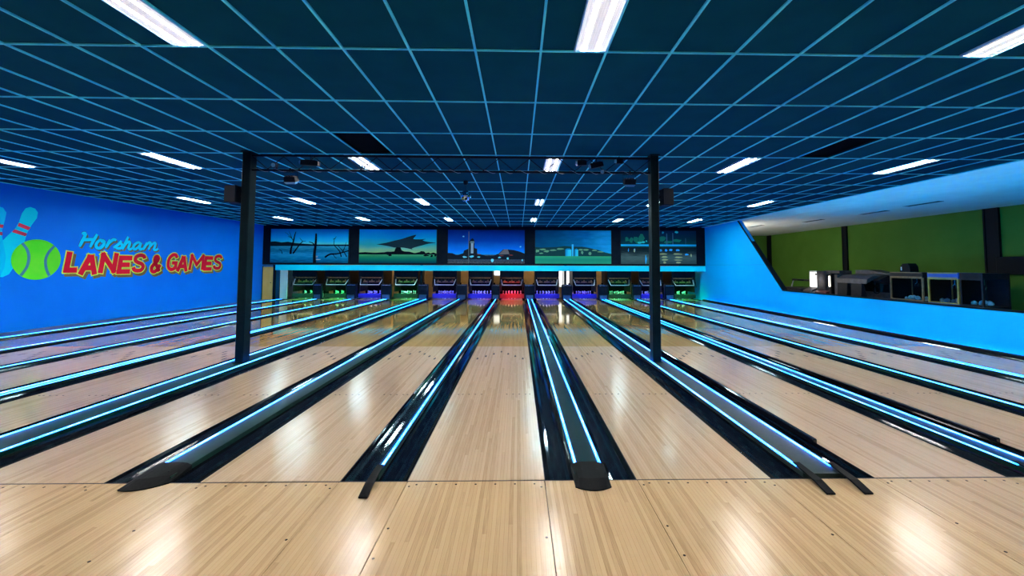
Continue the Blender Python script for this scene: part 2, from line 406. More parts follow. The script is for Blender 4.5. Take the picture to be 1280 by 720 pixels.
# ================================================================== COLUMNS AND TRUSS
CZ = .0345
COLX = (-4.74, 2.315); CY = 7.12
for k, x in enumerate(COLX):
    t = thing('steel_column', (x+.07, CY+.1, .03), 'dark steel column at the %s end of the truss' % ('sign-wall' if k == 0 else 'arcade'), 'column', 'steel columns carrying the truss')
    web = MB().bevbox(x, x+.14, CY, CY+.19, CZ, H-.004, .012); web.build('shaft', M_STEELB, t)
    MB().box(x-.02, x+.16, CY-.02, CY+.21, .0262, .034).build('base_plate', M_STEELB, t)
    MB().box(x-.015, x+.155, CY-.015, CY+.205, H-.02, H-.0045).build('top_plate', M_STEELB, t)
ta, tb = COLX[0]+.141, COLX[1]-.001
ty = CY+.06
truss = thing('lighting_truss', ((ta+tb)/2, ty, 3.29), 'flat black lattice truss spanning between the two steel columns', 'truss')
ZT, ZB = 3.555, 3.30
MB().tube([(ta, ty, ZT), (tb, ty, ZT)], .021, 10).build('top_chord', M_STEEL, truss, True)
MB().tube([(ta, ty, ZB), (tb, ty, ZB)], .021, 10).build('bottom_chord', M_STEEL, truss, True)
NB = 26; stp = (tb-ta)/NB
for k in range(NB):
    p = (ta+k*stp, ty, ZT-.02 if k % 2 == 0 else ZB+.02); q = (ta+(k+1)*stp, ty, ZB+.02 if k % 2 == 0 else ZT-.02)
    MB().tube([p, q], .0075, 6).build('brace', M_STEEL, truss)
random.seed(3)
cord = [(ta+(tb-ta)*u/160, ty+.027*math.cos(u*.9), ZB+.027*math.sin(u*.9)) for u in range(161)]
MB().tube(cord, .004, 5).build('wound_cable', mat('cable_grey', (.35, .4, .45), .4), truss, True)
# stage lights hung on the truss
M_LENS = mat('lens_glass', (.12, .35, .5), .08, 0, .5)
def par_light(x, dz, label, aim=.35, s=1.0, lensm=None):
    """wide box flood on a yoke, lens looking down at the lanes"""
    z = ZB-.022
    t = thing('stage_light', (x, ty, z), label, 'stage light', 'stage lights on the truss')
    MB().box(x-.012, x+.012, ty-.045, ty-.032, z-.012, z+.052).box(x-.012, x+.012, ty+.032, ty+.045, z-.012, z+.052).box(x-.012, x+.012, ty-.032, ty+.032, z-.012, z-.008).build('clamp', M_STEEL, t)
    yk = MB(); hw = .115*s; zb = z-dz
    yk.tube([(x-hw, ty, zb), (x-hw, ty, z-.01), (x+hw, ty, z-.01), (x+hw, ty, zb)], .006, 6); yk.build('yoke', M_STEEL, t)
    b = MB(); ca, sa = math.cos(aim), math.sin(aim)
    def L(px, py, pz): return (x+px, ty+py*ca-pz*sa, zb+py*sa+pz*ca)
    def frus(mb, w0, d0, z0, w1, d1, z1):
        mb.add([L(-w0,-d0,z0),L(w0,-d0,z0),L(w0,d0,z0),L(-w0,d0,z0),L(-w1,-d1,z1),L(w1,-d1,z1),L(w1,d1,z1),L(-w1,d1,z1)],
               [(0,3,2,1),(4,5,6,7),(0,1,5,4),(1,2,6,5),(2,3,7,6),(3,0,4,7)])
    frus(b, .10*s, .07*s, -.045*s, .09*s, .055*s, .045*s); b.build('body', M_BLACK, t)
    ln = MB(); frus(ln, .075*s, .045*s, -.085*s, .096*s, .064*s, -.0452*s); ln.build('lens', lensm or M_LENS, t)
    for q in (-.05, 0, .05):
        f = MB(); f.add([L(q-.006,-.05*s,.0452*s),L(q+.006,-.05*s,.0452*s),L(q+.006,.05*s,.0452*s),L(q-.006,.05*s,.0452*s),L(q-.006,-.05*s,.06*s),L(q+.006,-.05*s,.06*s),L(q+.006,.05*s,.06*s),L(q-.006,.05*s,.06*s)],
              [(0,3,2,1),(4,5,6,7),(0,1,5,4),(1,2,6,5),(2,3,7,6),(3,0,4,7)]); f.build('cooling_fin', M_STEEL, t)
    return t
par_light(-3.93, .13, 'box flood light hanging lowest near the sign-wall column')
par_light(1.95, .13, 'box flood light hanging lowest near the arcade-side column')
def scanner(x, z, label, l=.26, rot=0.15):
    t = thing('stage_light', (x, ty, z), label, 'stage light', 'stage lights on the truss')
    c, s_ = math.cos(rot), math.sin(rot)
    def L(px, pz): return (x+px*c-pz*s_, z+px*s_+pz*c)
    MB().prism([L(-l/2, -.045), L(l/2, -.045), L(l/2, .03), L(l/2-.05, .045), L(-l/2, .045)], ty-.10, ty-.024, 'y').build('body', M_BLACK, t)
    MB().tube([L(-l/2-.03, -.0)[:1]+(ty-.06,)+L(-l/2-.03, 0)[1:], L(-l/2, 0)[:1]+(ty-.06,)+L(-l/2, 0)[1:]], .034, 10).build('lens', M_LENS, t)
    MB().tube([(x, ty-.05, z+.04), (x, ty-.035, z+.09), (x, ty-.032, ZT-.0)], .008, 6).build('bracket', M_STEEL, t)
scanner(-3.58, 3.415, 'black scanner light tucked inside the truss beside the hanging flood', .30, -.06)
scanner(1.10, 3.455, 'small black scanner inside truss farthest from the arcade-side column', .16, .05)
scanner(1.36, 3.42, 'black tilted scanner inside the truss, middle of three near arcade column', .22, .22)
scanner(1.76, 3.49, 'small square black unit under the top chord near arcade column', .11, 0)
t = thing('pin_spot', (-4.17, ty, ZB), 'small round pin spot on the lower chord beside sign-wall column', 'stage light', 'stage lights on the truss')
MB().tube([(-4.17, ty-.12, ZB+.06), (-4.17, ty-.03, ZB+.075)], [.045, .035], 12).build('can', M_BLACK, t)
MB().tube([(-4.17, ty-.122, ZB+.0595), (-4.17, ty-.130, ZB+.058)], .036, 12).build('lens', M_LENS, t)
MB().box(-4.178, -4.162, ty-.03, ty+.0, ZB+.018, ZB+.07).build('bracket', M_STEEL, t)
t = thing('pin_spot', (1.45, ty, ZB), 'small pin spot clamped on the lower chord under the tilted scanner', 'stage light', 'stage lights on the truss')
MB().tube([(1.45, ty-.11, ZB-.01), (1.45, ty-.025, ZB+.01)], [.035, .028], 12).build('can', M_CHROME, t)
MB().tube([(1.45, ty-.112, ZB-.0105), (1.45, ty-.118, ZB-.012)], .03, 12).build('lens', M_LENS, t)
# speakers bracketed to the outer sides of the columns
for k, (x0, x1, lab) in enumerate(((COLX[0]-.23, COLX[0]-.03, 'small black speaker on the outer side of the sign-wall column'), (COLX[1]+.175, COLX[1]+.365, 'small black speaker on the outer side of the arcade-side column'))):
    t = thing('wall_speaker', ((x0+x1)/2, CY+.05, 2.72), lab, 'speaker', 'speakers on the columns')
    MB().bevbox(x0, x1, CY-.08, CY+.12, 2.72, 3.01, .012).build('cabinet', M_BLACK, t)
    MB().box(x0+.012, x1-.012, CY-.088, CY-.0801, 2.732, 2.998).build('grille', noisy('speaker_mesh', (.008, .009, .01), (.016, .017, .02), 300, .7), t)
    bx = (x1, COLX[0]-.001) if k == 0 else (COLX[1]+.141, x0)
    MB().box(bx[0], bx[1], CY+.02, CY+.06, 2.84, 2.89).build('bracket', M_STEEL, t)
# mirror ball
bx, by, bz, br = -1.215, 9.5, 3.265, .125
t = thing('mirror_ball', (bx, by, bz), 'small faceted mirror ball hanging behind the truss', 'mirror ball')
mb = MB(); nl, nn = 12, 24
vs = []; fs = []
for a in range(nl):
    for b in range(nn):
        q = []
        for (da, db) in ((.05, .05), (.95, .05), (.95, .95), (.05, .95)):
            th = math.pi*(a+da)/nl; ph = 2*math.pi*(b+db)/nn
            q.append((bx+br*math.sin(th)*math.cos(ph), by+br*math.sin(th)*math.sin(ph), bz+br*math.cos(th)))
        k = len(vs); vs += q; fs.append((k, k+1, k+2, k+3))
mb.add(vs, fs); tag(mb.build('mirror_facets', mat('mirror', (.75, .85, .9), .05, 1.0), t), kind='stuff')
MB().lathe([(br*.96*math.sin(math.pi*k/12)+.0005, -br*.96*math.cos(math.pi*k/12)) for k in range(13)], (bx, by, bz), 20).build('core', M_STEEL, t, True)
MB().tube([(bx, by, bz+br), (bx, by, H-.1)], .006, 6).build('hanging_rod', M_STEEL, t)
MB().lathe([(.03, 0), (.055, .03), (.055, .09)], (bx, by, H-.0955), 14).build('motor', M_BLACK, t)

# ================================================================== CEILING LIGHTS
ROWN = {-2.3: 'behind the camera', 2.5: 'in the nearest row', 7.3: 'in the row behind the truss', 12.1: 'in the third row back', 16.9: 'in the farthest row'}
for (x0, x1, y0) in TROFF:
    i = [round(a, 1) for a in (-9.7, -6.4, -2.8, .8, 4.4, 7.7)].index(round(x1, 1))
    cx, cyy = (x0+x1)/2, y0+.6
    t = thing('ceiling_light', (cx, cyy, H), 'long recessed ceiling light, %s from the sign wall %s' % (ORD[i], ROWN[round(y0, 1)]), 'ceiling light', 'recessed ceiling lights')
    fr = MB(); a, b = -.149, .149; c, d = -.585, .585
    fr.box(a, a+.012, c, d, -.006, .03); fr.box(b-.012, b, c, d, -.006, .03); fr.box(a+.012, b-.012, c, c+.010, -.006, .03); fr.box(a+.012, b-.012, d-.010, d, -.006, .03)
    fr.build('frame', M_TROFF, t, loc=(cx, cyy, H)); 
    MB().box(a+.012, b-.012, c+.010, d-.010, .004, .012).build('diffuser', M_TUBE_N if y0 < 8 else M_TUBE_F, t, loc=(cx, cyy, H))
    MB().box(a, b, c, d, .0301, .05).build('housing', M_GREYW, t, loc=(cx, cyy, H))

# ================================================================== WALL SIGN
sign = thing('wall_sign', (XL, 13.5, 1.2), 'painted bowling sign with pins, green ball and red lettering on the blue wall', 'sign')
M_RED = mat('sign_red', (1.0, .008, .03), .6, spec=.1); M_YEL = mat('sign_lime', (.85, .98, .10), .6, spec=.1); M_BRN = mat('sign_brown', (.30, .17, .05), .6, spec=.1)
M_SKY = mat('sign_sky_blue', (.0, .75, .98), .6, spec=.1); M_PINB = mat('sign_pin_cyan', (.0, .85, 1.0), .6, spec=.1); M_PIND = mat('sign_pin_shade', (.0, .70, .98), .6, spec=.1)
M_NVY = mat('sign_navy', (.01, .06, .22), .5); M_BALL = noisy('sign_ball_green', (.10, .98, .02), (.25, .99, .04), 1.2, .6, spec=.1); M_ARC = mat('sign_grey_blue', (.05, .28, .42), .5)
M_PRED = mat('sign_coral', (1.0, .06, .12), .6, spec=.1)
def flat(name, poly, m, n, parent, th=.003):
    """outline in (along wall, up) painted on the left wall as a thin film n metres proud"""
    return MB().prism(poly, XL+n, XL+n+th, 'x').build(name, m, parent)
def ribbon_poly(pts, wds):
    L, R = [], []
    for i, p in enumerate(pts):
        a = pts[max(i-1, 0)]; b = pts[min(i+1, len(pts)-1)]
        d = math.hypot(b[0]-a[0], b[1]-a[1]) or 1; nx, ny = -(b[1]-a[1])/d, (b[0]-a[0])/d
        wv = wds[i] if isinstance(wds, (list, tuple)) else wds
        L.append((p[0]+nx*wv/2, p[1]+ny*wv/2)); R.append((p[0]-nx*wv/2, p[1]-ny*wv/2))
    return L, R
def ribbon_mb(mb, pts, wds, place, th):
    L, R = ribbon_poly(pts, wds); n = len(pts)
    vs = [place(p, 0) for p in L]+[place(p, 0) for p in R]+[place(p, th) for p in L]+[place(p, th) for p in R]
    fs = []
    for i in range(n-1):
        fs += [(i, i+1, n+i+1, n+i), (2*n+i, 3*n+i, 3*n+i+1, 2*n+i+1), (i, 2*n+i, 2*n+i+1, i+1), (n+i, n+i+1, 3*n+i+1, 3*n+i)]
    fs += [(0, n, 3*n, 2*n), (n-1, 3*n-1, 4*n-1, 2*n-1)]
    mb.add(vs, fs)
def smooth_pts(pts, k=5):
    out = []
    for i in range(len(pts)-1):
        p0, p1, p2, p3 = pts[max(i-1, 0)], pts[i], pts[i+1], pts[min(i+2, len(pts)-1)]
        for j in range(k):
            t = j/k
            out.append(tuple(.5*((2*p1[a])+(-p0[a]+p2[a])*t+(2*p0[a]-5*p1[a]+4*p2[a]-p3[a])*t*t+(-p0[a]+3*p1[a]-3*p2[a]+p3[a])*t**3) for a in (0, 1)))
    return out+[tuple(pts[-1])]
# two pins and the ball
pinR = [(10.81,3.13),(10.92,3.10),(10.985,3.01),(10.97,2.86),(10.87,2.68),(10.77,2.44),(10.74,2.25),(10.70,2.05),(10.66,1.85),(10.56,1.62),(10.46,1.42),(10.34,1.35),(10.20,1.36),(10.10,1.50),(10.08,1.75),(10.16,2.02),(10.28,2.22),(10.40,2.39),(10.51,2.52),(10.59,2.71),(10.64,2.94),(10.71,3.08)]
pinL = [(10.13,3.06),(10.25,3.03),(10.32,2.92),(10.30,2.72),(10.26,2.5),(10.27,2.33),(10.32,2.08),(10.37,1.84),(10.35,1.56),(10.28,1.37),(10.12,1.32),(9.90,1.33),(9.76,1.45),(9.70,1.75),(9.76,2.05),(9.86,2.3),(9.92,2.5),(9.92,2.75),(9.94,2.93),(10.02,3.03)]
p1 = flat('painted_pin', pinR, M_PINB, .001, sign); p2 = flat('painted_pin', pinL, M_PIND, .005, sign)
for q in (((10.59,2.70),(10.84,2.61),(10.80,2.53),(10.565,2.615)), ((10.51,2.53),(10.775,2.445),(10.745,2.37),(10.46,2.455))): flat('red_band', list(q), M_PRED, .0042, p1)
for q in (((9.92,2.62),(10.28,2.62),(10.27,2.54),(9.91,2.54)), ((9.89,2.44),(10.265,2.44),(10.27,2.36),(9.86,2.36))): flat('red_band', list(q), M_PRED, .0082, p2)
bcx, bcz, ru, rv = 11.03, 1.785, .555, .525
ball = flat('painted_ball', [(bcx+ru*math.cos(2*math.pi*k/48), bcz+rv*math.sin(2*math.pi*k/48)) for k in range(48)], M_BALL, .009, sign)
for arc in ([(10.68,2.195),(10.79,2.04),(10.84,1.85),(10.82,1.63),(10.75,1.47),(10.69,1.38)], [(11.41,2.16),(11.28,1.98),(11.22,1.78),(11.25,1.55),(11.33,1.36)]):
    mb = MB(); ribbon_mb(mb, smooth_pts(arc), .065, lambda p, t: (XL+.0125+t, p[0], p[1]), .002); mb.build('seam_line', M_ARC, ball)
# block lettering: heavy strokes in a unit box per letter
BLOCK = {
 'L': [[(0,1),(0,0)], [(0,0),(1,0)]],
 'A': [[(0,0),(.42,1)], [(.58,1),(1,0)], [(.42,1),(.58,1)], [(.25,.30),(.75,.30)]],
 'N': [[(0,0),(0,1)], [(0,1),(1,0)], [(1,0),(1,1)]],
 'E': [[(0,1),(1,1)], [(0,0),(0,1)], [(0,0),(1,0)], [(0,.5),(.85,.5)]],
 'M': [[(0,0),(.04,1)], [(.04,1),(.5,.30)], [(.5,.30),(.96,1)], [(.96,1),(1,0)]],
 'S': [[(1,.80),(.85,.97),(.50,1.02),(.12,.92),(.05,.68),(.35,.54),(.75,.44),(.96,.25),(.82,.04),(.45,-.02),(.10,.05),(-.04,.22)]],
 '&': [[(1.02,.0),(.55,.42),(.25,.74),(.34,.98),(.60,.97),(.64,.76),(.30,.52),(.04,.28),(.12,.04),(.40,-.02),(.75,.14),(1,.46)]],
 'G': [[(1,.80),(.80,1.0),(.42,1.0),(.08,.78),(.0,.48),(.10,.16),(.42,-.01),(.80,.04),(.98,.22)], [(.98,.12),(.98,.45)], [(.98,.45),(.62,.45)]]}
def letter(ch, u0, u1, v0, v1, parent, mfill, mout, msh, par):
    wd = .150 if ch not in 'MSG&' else .130
    hw = wd/2; a0, a1, b0, b1 = u0+hw, u1-hw-.06, v0+hw, v1-hw
    root = None
    for (nm, m, n, ex, du, dv) in (('letter', mfill, .012, 0, 0, 0), ('letter_outline', mout, .009, .030, 0, 0), ('letter_shadow', msh, .005, .030, .075, -.075)):
        mb = MB()
        for si, st in enumerate(BLOCK[ch]):
            pts = [(a0+x*(a1-a0)+.13*(y-.5)*(b1-b0), b0+y*(b1-b0)) for x, y in st]
            if len(pts) > 2: pts = smooth_pts(pts, 5); e = ex
            else: e = hw*.92+ex
            p, q = pts[0], pts[1]; d = math.hypot(q[0]-p[0], q[1]-p[1]); pts = [(p[0]-(q[0]-p[0])/d*e, p[1]-(q[1]-p[1])/d*e)]+pts[1:]
            p, q = pts[-1], pts[-2]; d = math.hypot(q[0]-p[0], q[1]-p[1]); pts = pts[:-1]+[(p[0]-(q[0]-p[0])/d*e, p[1]-(q[1]-p[1])/d*e)]
            ribbon_mb(mb, pts, wd+2*ex, lambda p, t: (XL+n+par*.0012+si*.0003+t, p[0]+du, p[1]+dv), .0008)
        o = mb.build(nm, m, root or parent)
        if root is None: root = o
LET = [('L',11.67,12.12,1.42,2.03),('A',12.07,12.67,1.35,1.96),('N',12.62,13.26,1.39,2.04),('E',13.18,13.73,1.36,1.96),('S',13.68,14.25,1.40,2.04),('&',14.33,14.88,1.36,2.02),
       ('G',14.99,15.56,1.43,2.09),('A',15.44,16.04,1.40,2.00),('M',16.00,16.84,1.45,2.09),('E',16.73,17.29,1.42,2.03),('S',17.25,17.84,1.46,2.10)]
for li, (c, a, b, d, e) in enumerate(LET): letter(c, a+.02, b-.01, d+.01, e-.01, sign, M_RED, M_YEL, M_BRN, li % 2)
# brush script word, drawn as strokes in a unit box per letter (slanted)
SCRIPT = {
 'H': [[(.10,.02),(.16,.30),(.24,.62),(.32,.98)], [(.62,.02),(.70,.35),(.80,.70),(.88,.98)], [(.16,.50),(.45,.55),(.80,.60)], [(.32,.98),(.20,.97),(.14,.88)]],
 'o': [[(.70,.85),(.45,.95),(.20,.70),(.12,.35),(.25,.08),(.50,.06),(.75,.35),(.82,.70),(.70,.90),(.55,.80),(.95,.72)]],
 'r': [[(.08,.0),(.22,.42),(.34,.92)], [(.22,.40),(.45,.75),(.68,.95),(.90,.88)]],
 's': [[(.0,.10),(.45,.55),(.65,.98)], [(.65,.98),(.62,.70),(.85,.40),(.72,.10),(.40,.04),(.15,.18)], [(.75,.10),(1.0,.25)]],
 'h': [[(.06,.0),(.22,.45),(.42,1.0)], [(.15,.22),(.40,.55),(.62,.60),(.66,.42),(.60,.15),(.75,.03),(1.0,.16)]],
 'a': [[(.72,.80),(.48,.95),(.20,.68),(.10,.28),(.25,.06),(.50,.30),(.72,.85)], [(.75,.92),(.66,.40),(.72,.08),(1.0,.22)]],
 'm': [[(.04,.0),(.14,.45),(.22,.90)], [(.10,.35),(.30,.82),(.44,.90),(.44,.55),(.38,.05)], [(.42,.35),(.62,.82),(.76,.90),(.76,.50),(.72,.12),(.84,.04),(1.0,.22)]]}
BOX = [('H',12.01,12.57,2.16,2.57),('o',12.47,12.80,2.14,2.41),('r',12.78,13.14,2.17,2.45),('s',13.05,13.38,2.16,2.42),('h',13.33,13.69,2.14,2.56),('a',13.66,14.07,2.15,2.41),('m',14.04,14.64,2.16,2.44)]
for (c, a, b, d, e) in BOX:
    root = None
    for (nm, m, n, wd, du, dv) in (('letter', M_SKY, .012, .094, 0, 0), ('letter_outline', M_NVY, .009, .126, .006, -.004), ('letter_shadow', M_BRN, .005, .100, .045, -.045)):
        mb = MB()
        for si, st in enumerate(SCRIPT[c]):
            pts = [(a+(x+.10*(y-.5)/((b-a)/(e-d)))*(b-a), d+y*(e-d)) for x, y in st]
            if len(pts) > 2: pts = smooth_pts(pts, 4)
            ribbon_mb(mb, pts, [wd*(.72+.28*math.sin(math.pi*k/(len(pts)-1))) for k in range(len(pts))], lambda p, t: (XL+n+si*.0004+t, p[0]+du, p[1]+dv), .0008)
        o = mb.build(nm, m, root or sign)
        if root is None: root = o

# ================================================================== PICTURES ON THE FASCIA
PW, PH = 3.79, 1.66
def grad(name, stops, axis=2, noise=0.0, nscale=(1, 1, 1), rough=.6):
    stops = [(p, tuple(min(.95, v*1.7) for v in c)) for p, c in stops]
    m = mat(name, stops[0][1], rough, spec=.08); n, l = nt(m); b = n['Principled BSDF']
    tc = n.new('ShaderNodeTexCoord'); sp = n.new('ShaderNodeSeparateXYZ'); l.new(tc.outputs['Generated'], sp.inputs[0])
    r = n.new('ShaderNodeValToRGB'); el = r.color_ramp.elements
    el[0].position = stops[0][0]; el[0].color = (*stops[0][1], 1); el[1].position = stops[-1][0]; el[1].color = (*stops[-1][1], 1)
    for p, c in stops[1:-1]: k = el.new(p); k.color = (*c, 1)
    src = sp.outputs[axis]
    if noise:
        mp = n.new('ShaderNodeMapping'); mp.inputs['Scale'].default_value = nscale; l.new(tc.outputs['Generated'], mp.inputs[0])
        t = n.new('ShaderNodeTexNoise'); t.inputs['Scale'].default_value = 4; t.inputs['Detail'].default_value = 5; l.new(mp.outputs[0], t.inputs[0])
        a = n.new('ShaderNodeMath'); a.operation = 'MULTIPLY_ADD'; l.new(t.outputs[0], a.inputs[0]); a.inputs[1].default_value = noise; l.new(sp.outputs[axis], a.inputs[2])
        s = n.new('ShaderNodeMath'); s.operation = 'SUBTRACT'; l.new(a.outputs[0], s.inputs[0]); s.inputs[1].default_value = noise/2; src = s.outputs[0]
    l.new(src, r.inputs[0]); l.new(r.outputs[0], b.inputs['Base Color'])
    return m
PIC_X = [-12.13, -7.82, -3.47, .84, 5.11]; PIC_Z = 1.79
class Pic:
    def __init__(s, k, label):
        s.x0, s.z0 = PIC_X[k], PIC_Z; s.n = .0
        s.t = thing('landscape_picture', (s.x0+PW/2, END, s.z0), label, 'picture', 'landscape pictures on the black fascia')
        mb = MB()
        for (a, b, c, d) in ((-.03, 0, -.03, PH+.03), (PW, PW+.03, -.03, PH+.03), (0, PW, -.03, 0), (0, PW, PH, PH+.03)):
            mb.box(s.x0+a, s.x0+b, END-.03, END-.0005, s.z0+c, s.z0+d)
        mb.build('frame', M_BLACK, s.t); s.layer = 0
    def W(s, p, off): return (s.x0+p[0]*PW, END-.012-off, s.z0+p[1]*PH)
    def rect(s, name, u0, u1, v0, v1, m, off=0):
        a = s.W((u0, v0), off); b = s.W((u1, v1), off)
        return MB().box(a[0], b[0], a[1]-.001, a[1] + (.011 if off == 0 else 0), a[2], b[2]).build(name, m, s.t)
    def poly(s, name, pts, m, off, soft=0):
        if soft: pts = smooth_pts(list(pts)+[pts[0]], soft)[:-1]
        P = [(s.x0+u*PW, s.z0+v*PH) for u, v in pts]; y = END-.012-off
        return MB().prism(P, y-.001, y, 'y').build(name, m, s.t)
    def strokes(s, name, strokes, m, off):
        mb = MB()
        for pts, wd in strokes:
            q = smooth_pts([(u*PW, v*PH) for u, v in pts], 4) if len(pts) > 2 else [(u*PW, v*PH) for u, v in pts]
            wv = [wd[0]+(wd[1]-wd[0])*i/(len(q)-1) for i in range(len(q))] if isinstance(wd, tuple) else wd
            ribbon_mb(mb, q, wv, lambda p, t: (s.x0+p[0], END-.012-off-t, s.z0+p[1]), .001)
        return mb.build(name, m, s.t)
    def blobs(s, name, pts, m, off, seed=1, n=9):
        """ragged foliage-like patches: (u, v, ru, rv)"""
        rnd = random.Random(seed); mb = MB(); y = END-.012-off
        for (u, v, ru, rv) in pts:
            P = []
            for k in range(n):
                a = 2*math.pi*k/n; q = rnd.uniform(.65, 1.1); P.append((s.x0+(u+ru*q*math.cos(a))*PW, s.z0+(v+rv*q*math.sin(a))*PH))
            mb.prism(P, y-.001, y, 'y')
        return tag(mb.build(name, m, s.t), kind='stuff')
INK = mat('print_black', (0.001, 0.003, 0.005), .6, spec=.08); INK2 = mat('print_dark_teal', (0.004, 0.018, 0.021), .6, spec=.08)
# 1 dead trees standing in a lake
P = Pic(0, 'picture of bare dead trees standing in a blue lake at dusk')
P.rect('print_sky', 0, 1, .50, 1, grad('lake_sky', [(0, (.22, .48, .22)), (.06, (.12, .52, .42)), (.25, (.01, .42, .62)), (.6, (.0, .27, .62)), (1, (.0, .16, .45))]))
P.rect('print_water', 0, 1, 0, .50, grad('lake_water', [(0, (.0, .05, .11)), (.3, (.0, .14, .26)), (.5, (.01, .22, .38)), (.7, (.0, .09, .17)), (1, (.02, .26, .36))], 2, .9, (2.2, 1, 9)))
P.poly('far_hills', [(0,.49),(0,.62),(.06,.63),(.14,.60),(.22,.62),(.32,.58),(.45,.56),(.60,.54),(1,.545),(1,.50)], INK2, .002)
P.blobs('sun_glint', [(.575,.585,.018,.04),(.585,.18,.03,.03),(.60,.10,.05,.02),(.57,.25,.012,.04)], mat('print_glint', (0.950, 0.950, 0.720), .6, spec=.08), .004)
P.strokes('dead_tree', [([(.57,.0),(.565,.25),(.575,.50),(.58,.70),(.58,.87)], (.16, .075)), ([(.565,.50),(.54,.58),(.49,.62)], (.07, .025)),
  ([(.26,.26),(.265,.42),(.29,.62),(.305,.80),(.32,.92)], (.11, .03)), ([(.29,.66),(.26,.74),(.22,.78)], (.04, .012)), ([(.27,.72),(.25,.84),(.23,.93)], (.03, .01)), ([(.27,.72),(.22,.84),(.18,.90)], (.02, .008)),
  ([(.29,.27),(.33,.40),(.38,.56),(.41,.63)], (.08, .035)), ([(.41,.63),(.39,.68),(.37,.74)], (.03, .012)), ([(.41,.63),(.45,.64)], .02),
  ([(.11,.40),(.14,.35),(.155,.26)], (.02, .035)),
  ([(.70,.16),(.76,.25),(.85,.27),(.93,.31),(1.0,.36)], (.09, .05)), ([(.91,.18),(.89,.33),(.85,.44),(.815,.53),(.815,.70)], (.06, .02)), ([(.815,.70),(.84,.78)], .02), ([(.80,.70),(.83,.72)], .03),
  ([(.92,.30),(.95,.45),(.97,.62)], (.05, .012)), ([(.98,.18),(.95,.30),(.90,.42),(.86,.52)], (.05, .018)), ([(.80,.26),(.83,.17),(.85,.14)], .03)], INK, .006)
# 2 storm cloud over a paddock
P = Pic(1, 'picture of a dark streaked cloud over a flat green paddock')
P.rect('print_sky', 0, 1, .26, 1, grad('paddock_sky', [(0, (.30, .42, .12)), (.15, (.20, .36, .16)), (.38, (.02, .28, .28)), (.65, (.0, .28, .50)), (1, (.0, .18, .55))], 2, .25, (1.4, 1, 2.0)))
P.rect('print_field', 0, 1, 0, .26, grad('paddock_field', [(0, (.0, .03, .05)), (.4, (.0, .10, .07)), (.72, (.01, .16, .07)), (1, (.05, .30, .10))]))
P.poly('storm_cloud', [(.22,.555),(.34,.60),(.44,.66),(.55,.72),(.64,.79),(.70,.83),(.735,.84),(.715,.78),(.70,.72),(.78,.71),(.86,.72),(.82,.68),(.88,.64),(.99,.605),(.90,.58),(.80,.52),(.72,.47),(.68,.42),(.76,.36),(.66,.42),(.56,.46),(.46,.46),(.38,.50),(.30,.53)], mat('print_storm', (.012, .035, .045), .6, spec=.08), .002, 4)
P.poly('treeline', [(0,.255),(0,.31),(.08,.32),(.2,.305),(.33,.32),(.36,.34),(.40,.335),(.455,.35),(.47,.45),(.49,.47),(.535,.46),(.55,.38),(.58,.35),(.65,.34),(.72,.30),(.78,.33),(.80,.36),(.84,.35),(.86,.30),(.90,.32),(.92,.29),(.96,.32),(1,.29),(1,.255)], INK, .003)
P.blobs('field_trees', [(.40,.24,.03,.035),(.37,.26,.02,.02),(.87,.23,.04,.03),(.94,.22,.02,.04),(.985,.23,.015,.04)], INK, .005, 4)
# 3 town with a tower at night
P = Pic(2, 'picture of a lit clock tower and town street under deep blue night sky')
P.rect('print_sky', 0, 1, .16, 1, grad('town_sky', [(0, (.01, .28, .70)), (.25, (.0, .16, .58)), (.6, (.0, .05, .32)), (1, (.0, .02, .16))], 2, .2, (1.5, 1, 1)))
P.rect('print_street', 0, 1, 0, .26, grad('town_street', [(0, (.10, .09, .08)), (.2, (.004, .005, .01)), (.42, (.09, .10, .12)), (.5, (.006, .007, .01)), (.62, (.02, .10, .16)), (.75, (.006, .006, .01)), (1, (.05, .07, .09))], 2, 2.0, (10, 1, 6)), .0015)
P.poly('rooftops', [(0,.12),(0,.31),(.06,.30),(.12,.24),(.17,.28),(.20,.30),(.21,.38),(.27,.44),(.275,.66),(.30,.72),(.315,.75),(.335,.72),(.345,.66),(.345,.46),(.38,.43),(.38,.29),(.43,.27),(.50,.22),(.60,.23),(.63,.27),(.66,.29),(.70,.38),(.72,.42),(.78,.42),(.86,.40),(.93,.36),(1,.30),(1,.12)], mat('print_stone', (.012, .015, .022), .6, spec=.08), .003)
P.rect('tower_shaft', .298, .332, .30, .60, mat('print_pale_stone', (0.512, 0.608, 0.608), .6, spec=.08), .005)
P.rect('tower_top', .288, .342, .60, .66, mat('print_grey_stone', (0.224, 0.288, 0.288), .6, spec=.08), .005)
P.rect('lamp_pole', .266, .276, .0, .95, mat('print_pole', (0.160, 0.176, 0.160), .6, spec=.08), .006)
P.poly('pavilion_roof', [(.66,.26),(.70,.36),(.73,.42),(.78,.42),(.80,.28)], mat('print_tan', (0.256, 0.192, 0.160), .6, spec=.08), .005)
P.blobs('street_lamps', [(.20,.80,.013,.022),(.945,.50,.012,.028),(.31,.20,.035,.04),(.22,.19,.03,.03),(.58,.08,.022,.06),(.78,.15,.018,.04),(.97,.10,.012,.035),(.67,.18,.022,.03),(.40,.19,.02,.02)], mat('print_light_blue', (0.240, 0.950, 0.950), .6, spec=.08), .007, 5)
P.blobs('red_awnings', [(.40,.27,.025,.018),(.70,.23,.03,.015),(.82,.25,.03,.015)], mat('print_red', (0.448, 0.048, 0.032), .6, spec=.08), .0075, 6)
